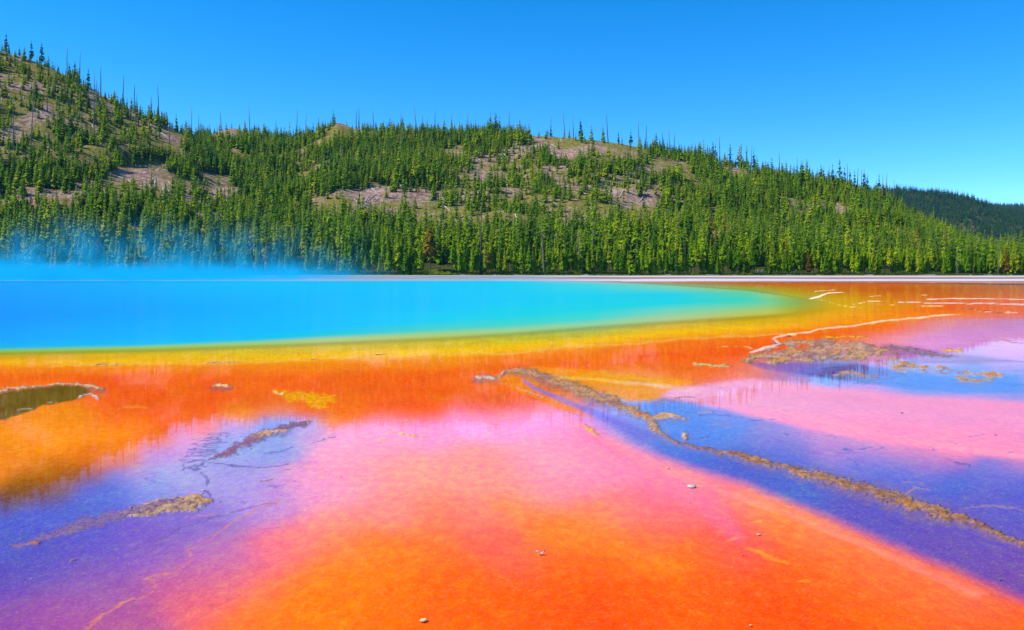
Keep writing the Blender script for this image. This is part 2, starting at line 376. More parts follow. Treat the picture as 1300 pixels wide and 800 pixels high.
# ------------------------------------------------------------------ ground of mats, pool and runoff water
# colours as read off the photograph (px, py, r, g, b); the modelled reflection is subtracted below; sky and hill reflection beyond it stays painted in
BAND_X = [-600, 0, 180, 320, 420, 560, 650, 750, 850, 950, 1000, 1060, 1130, 1200, 1300, 1900]
CY0, CY1, CY2 = (0, 155, 250), (0, 172, 255), (0, 195, 250)
BANDS = {  # column px: rows of (py, colour), the same number of rows in each
 0:    [(352, (40, 120, 190)), (362, CY0), (400, (0, 150, 248)), (432, (0, 165, 245)), (441, (0, 180, 225)), (446, (130, 195, 60)), (452, (225, 190, 0)), (460, (252, 180, 0)), (468, (250, 140, 0)), (480, (245, 105, 0))],
 180:  [(352, (60, 130, 190)), (361, CY1), (395, (0, 165, 252)), (428, (0, 180, 248)), (437, (0, 190, 225)), (442, (150, 200, 70)), (450, (230, 200, 20)), (459, (255, 185, 0)), (466, (252, 140, 0)), (480, (248, 105, 0))],
 320:  [(354, (110, 170, 200)), (360, (0, 185, 255)), (390, (0, 178, 255)), (421, (0, 185, 250)), (431, (0, 195, 225)), (436, (150, 205, 100)), (446, (225, 205, 40)), (456, (255, 190, 0)), (464, (254, 140, 0)), (480, (252, 108, 0))],
 420:  [(355, (130, 190, 210)), (359, (0, 190, 250)), (388, (0, 188, 255)), (414, (0, 192, 250)), (425, (30, 200, 210)), (431, (170, 205, 130)), (441, (215, 200, 70)), (450, (252, 190, 0)), (461, (255, 145, 0)), (480, (252, 108, 0))],
 560:  [(355, (150, 180, 200)), (359, (0, 200, 245)), (385, (0, 198, 244)), (407, (0, 208, 232)), (418, (70, 210, 190)), (425, (160, 205, 110)), (434, (210, 200, 40)), (446, (255, 195, 0)), (458, (255, 145, 0)), (475, (254, 108, 0))],
 650:  [(355, (160, 170, 190)), (360, (0, 205, 235)), (380, (0, 204, 238)), (400, (0, 212, 224)), (412, (60, 212, 195)), (420, (150, 208, 130)), (429, (195, 200, 40)), (440, (255, 195, 0)), (453, (255, 130, 0)), (472, (250, 98, 0))],
 750:  [(356, (180, 160, 170)), (361, (60, 215, 215)), (376, (0, 208, 230)), (392, (0, 212, 220)), (404, (60, 215, 200)), (414, (150, 208, 140)), (424, (195, 200, 60)), (432, (255, 190, 0)), (445, (255, 135, 0)), (465, (250, 100, 0))],
 850:  [(357, (190, 130, 60)), (364, (110, 210, 170)), (374, (0, 208, 225)), (385, (20, 210, 215)), (395, (110, 210, 175)), (404, (160, 205, 140)), (413, (215, 195, 70)), (421, (255, 190, 0)), (436, (250, 120, 0)), (455, (248, 100, 0))],
 950:  [(359, (195, 110, 20)), (367, (150, 190, 70)), (374, (80, 208, 160)), (381, (60, 210, 175)), (388, (110, 208, 150)), (396, (165, 200, 90)), (405, (205, 185, 20)), (416, (245, 185, 0)), (430, (240, 115, 0)), (448, (235, 95, 0))],
 1000: [(360, (195, 110, 10)), (368, (185, 160, 20)), (375, (170, 190, 50)), (382, (130, 200, 100)), (389, (150, 200, 80)), (396, (190, 190, 30)), (404, (215, 180, 0)), (413, (240, 175, 0)), (426, (230, 110, 0)), (445, (225, 95, 0))],
 1060: [(360, (190, 105, 10)), (368, (190, 125, 10)), (375, (195, 150, 5)), (381, (200, 170, 10)), (388, (205, 175, 5)), (394, (212, 170, 0)), (401, (225, 165, 0)), (408, (235, 150, 0)), (420, (230, 110, 0)), (440, (220, 110, 30))],
 1130: [(360, (190, 110, 20)), (368, (185, 105, 15)), (375, (195, 120, 10)), (381, (200, 130, 5)), (387, (205, 140, 0)), (392, (215, 140, 0)), (398, (225, 140, 0)), (404, (235, 140, 10)), (414, (230, 115, 10)), (434, (225, 150, 170))],
 1200: [(360, (185, 125, 40)), (367, (180, 110, 35)), (374, (190, 110, 35)), (380, (205, 115, 40)), (386, (215, 105, 35)), (391, (220, 105, 20)), (396, (225, 115, 15)), (400, (235, 125, 40)), (408, (210, 140, 150)), (425, (200, 150, 205))],
 1300: [(361, (170, 125, 80)), (367, (175, 120, 75)), (374, (190, 120, 75)), (380, (205, 120, 80)), (386, (215, 110, 75)), (391, (215, 110, 70)), (396, (215, 115, 80)), (401, (210, 125, 110)), (408, (185, 145, 195)), (425, (195, 155, 215))]}
for _x in (0, 180, 320, 420, 560, 650): BANDS[_x][0] = (BANDS[_x][0][0], BANDS[_x][1][1])
BANDS[-600] = [(y + (6 if y > 430 else 0), c) for y, c in BANDS[0]]; BANDS[1900] = BANDS[1300]
PTS = [(-600, 490, 230, 90, 0), (-300, 540, 245, 140, 0), (-300, 640, 120, 90, 40), (-300, 760, 100, 80, 180), (200, 484, 238, 88, 0), (60, 482, 235, 95, 0), (350, 482, 245, 95, 0), (500, 474, 250, 100, 0), (560, 490, 245, 88, 0), (700, 468, 250, 110, 0),
 (150, 515, 235, 85, 0), (0, 548, 250, 150, 0), (90, 545, 250, 145, 0), (170, 545, 245, 130, 0), (250, 500, 240, 85, 0), (200, 520, 240, 92, 0), (310, 525, 245, 140, 0), (260, 540, 240, 130, 10), (450, 512, 240, 110, 0), (420, 535, 225, 140, 20), (550, 508, 245, 95, 0), (620, 508, 250, 100, 20),
 (0, 580, 215, 118, 0), (70, 595, 180, 102, 0), (20, 628, 110, 76, 5), (150, 572, 235, 125, 10), (200, 556, 235, 130, 40),  # dark olive points at the left carry the hill's reflection as bed colour
 (150, 622, 90, 110, 225), (100, 655, 80, 95, 215), (0, 690, 78, 88, 205), (60, 720, 95, 80, 195), (0, 785, 130, 80, 175), (230, 572, 200, 160, 230), (170, 600, 180, 150, 225), (240, 598, 168, 168, 240), (190, 618, 138, 148, 238), (300, 565, 150, 168, 242), (350, 562, 140, 160, 240), (392, 552, 195, 165, 230),  # blues: reflected sky partly painted into the bed colour
 (300, 620, 168, 156, 236), (350, 640, 190, 140, 225), (250, 660, 130, 110, 215), (200, 700, 150, 100, 200), (120, 740, 140, 90, 190), (150, 785, 172, 95, 160), (280, 705, 195, 112, 185), (350, 700, 235, 122, 145), (250, 765, 228, 115, 125), (315, 795, 248, 125, 45), (60, 780, 150, 85, 175),
 (400, 620, 230, 165, 215), (430, 565, 245, 170, 215), (420, 660, 250, 150, 160), (380, 680, 246, 135, 150), (400, 725, 255, 130, 30), (370, 760, 255, 128, 15), (420, 790, 255, 125, 0), (520, 790, 255, 112, 0), (470, 700, 255, 130, 25),
 (550, 550, 245, 165, 225), (480, 560, 248, 165, 215), (500, 600, 255, 165, 185), (600, 600, 255, 160, 180), (700, 580, 250, 165, 210), (640, 540, 240, 160, 225), (650, 640, 255, 150, 145), (560, 650, 252, 132, 120), (550, 690, 252, 125, 60), (620, 680, 247, 105, 110), (660, 710, 247, 105, 95),
 (480, 745, 255, 122, 0), (590, 730, 255, 112, 10), (700, 670, 252, 135, 60), (760, 650, 252, 140, 100), (780, 700, 253, 120, 25), (700, 740, 253, 98, 15), (750, 775, 255, 88, 10), (620, 775, 255, 105, 0)]
PTS_C = [(700, 530, 242, 160, 225), (740, 545, 246, 155, 220), (790, 590, 245, 140, 215), (850, 610, 247, 130, 195), (850, 655, 255, 118, 130), (900, 628, 250, 120, 165), (930, 665, 250, 98, 118), (940, 695, 250, 92, 95), (985, 660, 255, 130, 45), (880, 700, 254, 115, 35), (900, 745, 255, 98, 0), (860, 790, 255, 88, 5), (1000, 790, 255, 85, 0), (1000, 720, 255, 102, 0),
 (1100, 765, 255, 100, 0), (1060, 700, 255, 115, 0), (1250, 795, 255, 92, 0), (1160, 725, 255, 112, 15), (1400, 850, 255, 92, 0), (800, 575, 250, 165, 190), (870, 600, 252, 160, 165), (960, 632, 253, 150, 125), (1050, 672, 252, 140, 100), (1150, 712, 248, 130, 90), (1240, 750, 240, 118, 90), (1500, 900, 250, 90, 0)]
PTS_R = [(800, 545, 130, 150, 240), (760, 530, 190, 150, 235), (850, 575, 85, 115, 225), (900, 590, 85, 105, 220), (950, 602, 88, 100, 215), (1010, 622, 80, 105, 212), (1100, 658, 92, 90, 200), (1200, 700, 105, 85, 190), (1300, 738, 118, 78, 175), (1500, 800, 110, 75, 170),  # blue channel and flats: sky reflection put into the bed colour
 (790, 508, 150, 165, 240), (850, 520, 100, 150, 245), (920, 540, 110, 145, 240), (1000, 545, 155, 145, 230), (1000, 582, 90, 110, 225), (1100, 585, 110, 120, 230), (1200, 610, 80, 100, 220), (1290, 625, 100, 90, 215), (1290, 655, 100, 88, 208), (1150, 615, 100, 108, 225), (1500, 640, 90, 90, 210), (880, 555, 95, 140, 242),
 (1000, 500, 245, 170, 222), (1100, 512, 250, 160, 215), (1200, 535, 255, 150, 195), (1290, 552, 255, 145, 185), (1040, 530, 250, 165, 210), (1120, 550, 250, 162, 200), (1200, 566, 252, 150, 185), (1290, 520, 250, 155, 205), (910, 500, 245, 178, 225), (1295, 578, 225, 145, 195), (930, 520, 215, 170, 230), (1060, 556, 190, 150, 222), (1180, 584, 170, 135, 215), (1500, 560, 250, 150, 190), (1270, 596, 125, 118, 222),
 (960, 480, 230, 140, 120), (1060, 466, 80, 160, 240), (1000, 470, 130, 130, 225), (1150, 480, 95, 155, 240), (1220, 470, 75, 150, 238), (1290, 482, 75, 140, 230), (1290, 500, 105, 140, 230), (1180, 490, 130, 150, 235), (1100, 478, 170, 150, 225), (1500, 480, 80, 140, 230),
 (1200, 425, 205, 150, 210), (1290, 415, 185, 152, 212), (1290, 440, 235, 165, 222), (1200, 446, 230, 168, 224), (1120, 440, 220, 155, 205), (1060, 422, 238, 112, 0), (1110, 426, 235, 125, 40), (1000, 440, 200, 110, 50), (940, 440, 240, 102, 0), (880, 458, 250, 105, 0), (830, 458, 250, 112, 0), (900, 478, 248, 115, 20), (800, 474, 250, 140, 10), (860, 484, 245, 135, 25), (760, 470, 252, 125, 0), (730, 490, 240, 140, 20), (820, 492, 250, 190, 150), (1500, 430, 215, 158, 215), (700, 484, 245, 115, 10), (660, 490, 248, 105, 5), (700, 502, 245, 105, 20)]
PTS = [(x, y, r, g + (5 if r > 235 and 100 < g < 180 and b > 60 else 0), b - (8 if y > 570 and b > 100 and r > 235 else 0)) for x, y, r, g, b in PTS]
PTS = [(x, y, r - (8 if b > 180 and r < 200 and x < 420 else 0), g + (10 if b > 180 and r < 200 and x < 420 else 12 if b < 30 and x < 320 and 480 < y < 600 else 0), b) for x, y, r, g, b in PTS]; PTS_R = [(x, y, r - (8 if b > 200 and r < 160 else 0), g + (8 if b > 200 and r < 160 else 0), b) for x, y, r, g, b in PTS_R]
PTS = [(x, y, r, g, b * (.93 if y > 585 and r > 240 else 1)) for x, y, r, g, b in PTS]; PTS_C = [(x, y, r, g, b * .95) for x, y, r, g, b in PTS_C]
PTS = [(x, y, min(255, r + 8), g + (10 if b < 30 and 470 < y < 520 else 0), b) for x, y, r, g, b in PTS]
PTS_C = [(x, y, r, g + (4 if b < 80 else 0), b) for x, y, r, g, b in PTS_C]
for (x, y), cu, cl in [((-200, 700), (110, 75, 10), (75, 90, 210)), ((0, 650), (100, 70, 5), (72, 92, 215)), ((60, 640), (118, 76, 5), (80, 100, 220)), ((110, 612), (150, 88, 5), (88, 112, 228)), ((150, 596), (195, 108, 5), (110, 128, 232)), ((200, 566), (228, 122, 5), (185, 150, 230)),
                     ((240, 546), (238, 128, 10), (225, 165, 225)), ((300, 534), (242, 140, 10), (190, 165, 238)), ((350, 529), (242, 135, 20), (125, 165, 246)), ((395, 528), (225, 115, 20), (185, 170, 238)), ((435, 540), (235, 118, 0), (244, 170, 216)),
                     ((485, 531), (248, 104, 0), (248, 168, 220)), ((540, 534), (250, 98, 0), (248, 164, 222)), ((600, 524), (252, 98, 0), (245, 162, 224)), ((660, 521), (252, 102, 5), (242, 160, 226))]:
    PTS += [(x, y - 11, *cu), (x, y + 9, *cl)]  # reflected skyline painted into the bed: hill tone above, sky tone below
PTS += [(30, 615, 130, 82, 5), (110, 575, 225, 120, 5), (250, 515, 242, 100, 0), (400, 515, 238, 112, 0), (450, 605, 250, 168, 200), (500, 640, 255, 152, 150), (430, 690, 254, 140, 90), (330, 745, 248, 128, 100), (230, 735, 195, 105, 165), (290, 735, 225, 118, 140), (180, 680, 115, 98, 210), (50, 705, 78, 85, 202), (120, 690, 95, 90, 208), (0, 740, 85, 80, 195), (80, 612, 130, 80, 5),
        (700, 620, 254, 155, 180), (750, 605, 252, 150, 200), (800, 640, 252, 130, 150), (820, 680, 252, 112, 80), (600, 650, 255, 140, 130), (640, 745, 252, 100, 20), (700, 710, 253, 115, 25), (540, 720, 255, 118, 15)]
PTS += [(x, y, 246, 118, 0) for x, y in [(-60, 472), (30, 471), (100, 470), (160, 471), (230, 470), (300, 470), (370, 468), (440, 466), (510, 464), (580, 466), (640, 460)]] + [(130, 490, 238, 92, 0), (280, 500, 240, 98, 0), (330, 508, 240, 108, 0), (470, 490, 246, 100, 0), (520, 488, 246, 98, 0), (400, 488, 244, 100, 0)]
K_LIT = np.array([1.3, 1.55, 1.75])      # what a white horizontal surface sends out in this light, calibrated on a render
SKY_LO, SKY_HI, HILLR = s2l((80, 190, 255)), s2l((40, 165, 255)), s2l((50, 95, 20))
def fres(py, cap=.40):
    th = np.arctan(np.maximum(py - HOR, 1.0) / FPX); ci = np.sin(th); st = np.cos(th) / 1.33; ct = np.sqrt(1 - st ** 2)
    rs = ((ci - 1.33 * ct) / (ci + 1.33 * ct)) ** 2; rp = ((1.33 * ci - ct) / (1.33 * ci + ct)) ** 2
    return np.clip(4.6 * ((rs + rp) / 2) ** 2.5 - .014, 0, cap)
TOPS = [(-700, 0), (0, 45), (60, 62), (120, 95), (180, 125), (230, 158), (262, 160), (300, 152), (385, 158), (428, 140), (480, 150), (650, 156), (780, 165), (900, 190), (1000, 212), (1100, 235), (1140, 240), (1200, 242), (1300, 258), (3000, 300)]
def base_colour(px, py, rgb, cap=.40):
    """final colour -> surface albedo, keeping any reflection beyond the modelled mirror"""
    px, py = np.asarray(px, float), np.asarray(py, float); T = s2l(rgb)
    f = fres(py, cap)[..., None]; above = sstep(-6, 6, py - (2 * HOR - lerp(TOPS, px) + 6))[..., None]
    el = np.clip((py - HOR) / FPX / .45, 0, 1)[..., None]
    R = (SKY_LO * (1 - el) + SKY_HI * el) * above + HILLR * (1 - above)
    return np.clip((T - f * R) / ((1 - f) * K_LIT), .0008, .97)
def gauss_field(P, px, py):
    P = np.array(P, float); xy = P[:, :2] * [1, 1.5]; col = base_colour(P[:, 0], P[:, 1], P[:, 2:])
    d = np.sqrt(((xy[:, None] - xy[None]) ** 2).sum(-1)); d.sort(1); s = np.clip(.46 * d[:, 2], 7, 130)
    num = np.zeros(px.shape + (3,)); den = np.zeros(px.shape)
    for i in range(len(P)):
        r2 = ((px - xy[i, 0]) ** 2 + (py * 1.5 - xy[i, 1]) ** 2) / s[i] ** 2
        w = np.exp(-r2 / 2) + 1e-5 / (1 + r2) ** 2; num += w[..., None] * col[i]; den += w
    return num / den[..., None]
def band_field(px, py):
    K = 10; xs = np.array(BAND_X, float)
    ys = np.array([[BANDS[x][k][0] for x in BAND_X] for k in range(K)], float)
    cs = np.array([[base_colour(max(min(x, 1300), 0), BANDS[x][k][0], BANDS[x][k][1], .40 - .15 * float(np.interp(x, [970, 1070], [1, 0])) * (k < 7)) for x in BAND_X] for k in range(K)])
    Y = np.array([np.interp(px, xs, ys[k]) for k in range(K)])
    Cc = [np.stack([np.interp(px, xs, cs[k][:, c]) for c in range(3)], -1) for k in range(K)]
    out = Cc[0].copy()
    for k in range(K - 1):
        t = np.clip((py - Y[k]) / (Y[k + 1] - Y[k]), 0, 1); t = (t * .4 + sstep(0, 1, t) * .6)[..., None]
        out = np.where((py >= Y[k])[..., None], Cc[k] * (1 - t) + Cc[k + 1] * t, out)
    return out, Y
EDGE1 = [(600, 470), (690, 508), (740, 530), (770, 548), (800, 562), (860, 588), (950, 616), (1050, 656), (1150, 698), (1230, 730), (1300, 762), (1500, 850)]
def seg_dist(px, py, pts, asp=1.0):
    """distance (pixels, rows stretched by asp) to a polyline of (x, y, width); returns distance / width"""
    a_ = np.array(pts, float); mg = a_[:, 2].max() * 3 + 8; full = np.full(px.shape, 1e9)
    if mg < 90:
        sel = (px > a_[:, 0].min() - mg) & (px < a_[:, 0].max() + mg) & (py > a_[:, 1].min() - mg) & (py < a_[:, 1].max() + mg)
    else: sel = np.ones(px.shape, bool)
    if not sel.any(): return full
    px, py = px[sel], py[sel]
    best = np.full(px.shape, 1e9)
    for (x0, y0, w0), (x1, y1, w1) in zip(pts[:-1], pts[1:]):
        dx, dy = x1 - x0, (y1 - y0) * asp; L = dx * dx + dy * dy + 1e-9
        t = np.clip(((px - x0) * dx + (py - y0) * asp * dy) / L, 0, 1)
        d = np.sqrt((px - x0 - t * dx) ** 2 + ((py - y0) * asp - t * dy) ** 2) / (w0 + (w1 - w0) * t)
        best = np.minimum(best, d)
    full[sel] = best
    return full
def poly_in(px, py, pts):
    """signed pixel distance to a polygon, positive inside (rows count double)"""
    inside = np.zeros(px.shape, bool); n = len(pts)
    for i in range(n):
        (x0, y0), (x1, y1) = pts[i], pts[(i + 1) % n]
        if y0 == y1: continue
        c = ((y0 > py) != (y1 > py)) & (px < (x1 - x0) * (py - y0) / (y1 - y0) + x0); inside ^= c
    d = seg_dist(px, py, [(x, y, 1.0) for x, y in pts] + [(pts[0][0], pts[0][1], 1.0)], 2.0)
    return np.where(inside, d, -d)

TINTS = [  # soft tinted patches of mat, sky reflection painted into the blue ones: kind, points, colour read off the photograph, softness, strength
 ('poly', [(628, 480), (645, 471), (668, 472), (695, 488), (722, 502), (752, 528), (725, 522), (690, 508), (655, 494)], (242, 135, 5), 5, .9),
 ('poly', [(675, 466), (720, 468), (770, 474), (830, 478), (880, 484), (850, 494), (830, 506), (800, 508), (770, 500), (730, 488), (700, 478)], (252, 158, 5), 6, .9),
 ('line', [(664, 482, 1.5), (678, 492, 3), (698, 500, 3.5), (722, 510, 5), (745, 520, 7), (778, 532, 10), (815, 552, 14)], (110, 120, 228), .8, .75),
 ('line', [(700, 478, 2), (760, 481, 3), (800, 486, 4), (850, 489, 3)], (255, 200, 90), .8, .7),
 ('line', [(820, 487, 2), (870, 491, 4), (920, 500, 5), (980, 514, 5), (1050, 534, 5), (1130, 553, 5), (1220, 568, 5), (1300, 577, 4)], (255, 185, 200), 1.0, .3),
 ('poly', [(1030, 466), (1080, 461), (1140, 470), (1200, 478), (1290, 476), (1300, 497), (1220, 498), (1140, 490), (1070, 482), (1010, 474)], (75, 150, 240), 5, .75),
 ('poly', [(950, 460), (1010, 460), (1090, 462), (1130, 475), (1080, 482), (1020, 474), (970, 468)], (105, 95, 190), 4, .6),
 ('poly', [(1120, 436), (1180, 444), (1240, 452), (1290, 458), (1230, 462), (1160, 458), (1120, 450)], (140, 95, 160), 5, .6),
 ('poly', [(800, 512), (850, 510), (920, 520), (960, 534), (930, 556), (870, 552), (835, 536)], (85, 150, 245), 8, .7),
 ('line', [(740, 545, 8), (800, 580, 12), (860, 612, 15), (905, 645, 15), (935, 680, 10)], (250, 128, 190), 1.0, .35),
 ('line', [(715, 528, 3), (770, 560, 6), (830, 590, 6), (900, 616, 6), (1000, 650, 6), (1120, 700, 6), (1240, 752, 9)], (255, 170, 170), 1.0, .3),
 ('line', [(640, 640, 20), (700, 665, 26), (780, 690, 24), (850, 720, 18)], (255, 140, 10), 1.0, .5)]
GRAVEL = [  # crumbly sinter banks: (kind, points, own colour, raise in m, gravelliness, name)
 ('line', [(630, 479, 1.5), (640, 471, 2.5), (655, 468, 3.5), (670, 471, 5.5), (685, 479, 7), (720, 490, 9), (760, 503, 8), (795, 517, 6), (822, 526, 5), (829, 540, 5), (836, 552, 4)], (.40, .21, .10), .05, 1),
 ('line', [(836, 552, 2), (858, 562, 2.5), (880, 566, 2.5), (905, 570, 4), (950, 580, 6), (1010, 596, 8), (1070, 612, 10), (1140, 634, 12), (1190, 648, 10), (1232, 662, 6), (1270, 677, 5), (1310, 690, 4)], (.24, .11, .06), .045, 1),
 ('line', [(828, 531, 3), (846, 527, 5), (868, 531, 4)], (.55, .33, .18), .04, 1),
 ('line', [(866, 556, 2), (869, 550, 4)], (.55, .33, .18), .04, 1),
 ('line', [(880, 525, 1.2), (905, 524, 2)], (.50, .33, .2), .035, 1),
 ('line', [(602, 478, 4), (622, 480, 4)], (.60, .42, .30), .045, 1),
 ('line', [(880, 461, 3), (905, 463, 4), (925, 465, 3)], (.55, .35, .12), .04, .8),
 ('poly', [(940, 457), (958, 447), (985, 436), (1000, 430), (1050, 430), (1095, 433), (1120, 441), (1140, 450), (1110, 455), (1060, 457), (1010, 458), (975, 463), (950, 463)], (.44, .24, .15), .055, 1),
 ('poly', [(1090, 450), (1130, 455), (1175, 464), (1240, 469), (1278, 474), (1275, 480), (1235, 475), (1180, 473), (1140, 471), (1110, 462)], (.46, .22, .06), .05, 1),
 ('line', [(1130, 440, 5), (1180, 450, 6), (1215, 454, 3)], (.22, .12, .20), .02, .5),
 ('line', [(1055, 476, 2), (1075, 474, 5), (1110, 478, 3)], (.34, .20, .17), .04, .9),
 ('line', [(1218, 478, 3), (1240, 483, 5), (1262, 480, 2)], (.42, .22, .10), .04, .9),
 ('poly', [(150, 650), (180, 638), (225, 630), (256, 625), (262, 633), (271, 637), (250, 645), (210, 650), (175, 655)], (.42, .27, .16), .045, 1),
 ('line', [(20, 692, 4), (70, 676, 8), (115, 662, 12), (160, 648, 10), (225, 636, 5)], (.17, .09, .20), .0, .05),
 ('line', [(268, 583, 3), (290, 573, 6), (320, 556, 8), (345, 546, 8), (372, 540, 6), (398, 534, 4)], (.20, .08, .14), .012, .2),
 ('line', [(322, 552, 3), (340, 548, 5), (358, 546, 3)], (.50, .33, .25), .045, 1),
 ('line', [(395, 536, 2), (398, 530, 2)], (.55, .25, .05), .03, .6),
 ('line', [(-40, 500, 2), (0, 496, 2), (30, 490, 2.5), (60, 487, 2.2), (95, 488, 3), (118, 492, 4.5), (130, 494, 3)], (.55, .32, .14), .045, .9),
 ('line', [(95, 506, 1.5), (112, 502, 2), (122, 506, 3.5)], (.58, .42, .33), .04, .9),
 ('line', [(20, 519, 2), (40, 517, 2)], (.45, .40, .42), .038, .5), ('line', [(60, 511, 1.5), (70, 511, 1.5)], (.45, .38, .38), .035, .5),
 ('line', [(270, 490, 2), (278, 489, 4), (290, 491, 2.5)], (.80, .50, .18), .045, .9),
 ('line', [(345, 494, 4), (362, 497, 7), (385, 505, 11), (405, 507, 14), (422, 505, 9)], (.95, .33, .0), .0, .05),
 ('line', [(345, 495, 1), (360, 498, 3)], (.85, .60, .30), .045, .9),
 ('line', [(486, 549, 1.5), (503, 549, 2.5), (520, 553, 2.5), (537, 554, 1.5)], (.75, .33, .01), .034, .3),
 ('line', [(482, 561, .8), (492, 559, 1.6)], (.75, .33, .01), .033, .3),
 ('line', [(741, 537, 1.5), (752, 544, 4), (764, 552, 1.5)], (.70, .28, .05), .033, .4),
 ('line', [(1045, 428, 1.5), (1070, 428, 3), (1102, 428, 1.5)], (.72, .25, .01), .03, .3),
 ('line', [(1258, 433, 1.5), (1275, 433, 2.5), (1297, 436, 1)], (.60, .12, .01), .04, .4),
 ('line', [(1195, 446, 1), (1210, 443, 3.5), (1225, 450, 1.5)], (.70, .32, .05), .03, .4),
 ('line', [(640, 470, 1), (628, 484, 1), (655, 492, 1), (690, 503, 1.2), (718, 514, 1)], (.75, .30, .20), .033, .3),
 ('line', [(120, 463, 1), (140, 463, 1.8), (160, 462, 1)], (.55, .35, .12), .036, .9), ('line', [(262, 461, 1), (275, 461, 1.8), (300, 460, 1)], (.55, .35, .1), .036, .9),
 ('line', [(36, 690, 1), (46, 689, 3.5), (54, 688, 1)], (.38, .12, .08), .03, .5),
 ('line', [(90, 712, 1), (96, 711, 2.5)], (.30, .14, .2), .022, .3),
]
SINTER = [
 ([(1180, 358.0, .3), (1300, 358.6, .9), (1600, 359, 1.4)], (.56, .50, .55), .012),  # smooth pale sinter lines: points, colour, raise
 ([(1225, 399, .6), (1195, 400, 2.2), (1160, 404, 2.8), (1110, 410, 2.2), (1060, 416, 2.5), (1010, 423, 2.2), (985, 427, 1.6)], (.68, .46, .26), .03),
 ([(1010, 423, 1.4), (950, 425, 2), (880, 429, 1.8), (800, 435, 1.8), (740, 439, 1.6), (640, 447, 1.6), (520, 450, 1.5), (400, 456, 1.5), (250, 461, 1.4), (60, 463, 1.2)], (.85, .55, .12), .012),
 ([(1027, 380, 1), (1038, 377, 2), (1052, 372, 1.2), (1070, 371, .6)], (.85, .68, .50), .033), ([(1035, 370, .7), (1058, 368, .7)], (.75, .55, .35), .03),
 ([(1040, 381, .7), (1065, 387, .8), (1100, 392, .6)], (.8, .5, .10), .03),
 ([(1082, 386, .8), (1100, 383, 1), (1130, 382, .8)], (.80, .55, .28), .03), ([(1105, 387, .8), (1135, 387, .9)], (.80, .52, .2), .03),
 ([(1178, 380, .8), (1220, 379, 1), (1300, 380, .8), (1500, 381, .8)], (.74, .55, .42), .03), ([(1140, 383, 1), (1190, 385, 1), (1250, 386, 1.3), (1320, 387, 1.3), (1500, 388, 1)], (.70, .55, .52), .03),
 ([(1160, 388, .8), (1200, 389, .8)], (.75, .5, .2), .03), ([(1225, 391, 1), (1245, 396, .8), (1290, 398, 1)], (.65, .42, .3), .03),
 ([(1105, 376, .7), (1120, 375, .7)], (.75, .5, .2), .03), ([(1170, 375, .7), (1178, 375, .7)], (.75, .5, .2), .03),
 ([(900, 441, .8), (990, 440, .8)], (.70, .35, .1), .03), ([(952, 446, 2), (975, 440, 3), (990, 436, 2.5), (982, 428, 1.5)], (.62, .50, .46), .05),
 ([(780, 484, 1), (830, 488, 3), (880, 496, 3)], (.90, .62, .55), .004),
 ([(705, 480, 2), (760, 472, 2), (800, 478, 4), (840, 484, 3)], (.85, .48, .02), .006),
 ([(150, 518, 1), (175, 514, 2), (192, 517, 1.2)], (.85, .42, .03), .02), ([(545, 505, .8), (575, 503, 1)], (.80, .35, .01), .02),
 ([(600, 608, 0.1), (601, 608, .1)], (.8, .3, .1), .0),
 ([(950, 694, 2), (985, 706, 5), (1005, 713, 2)], (.90, .36, .01), .008), ([(1015, 736, 1), (1025, 737, 2.5)], (.9, .42, .03), .01), ([(925, 684, 1), (935, 681, 3)], (.9, .4, .02), .01), ([(948, 660, 1), (962, 659, 3)], (.9, .42, .02), .01)]
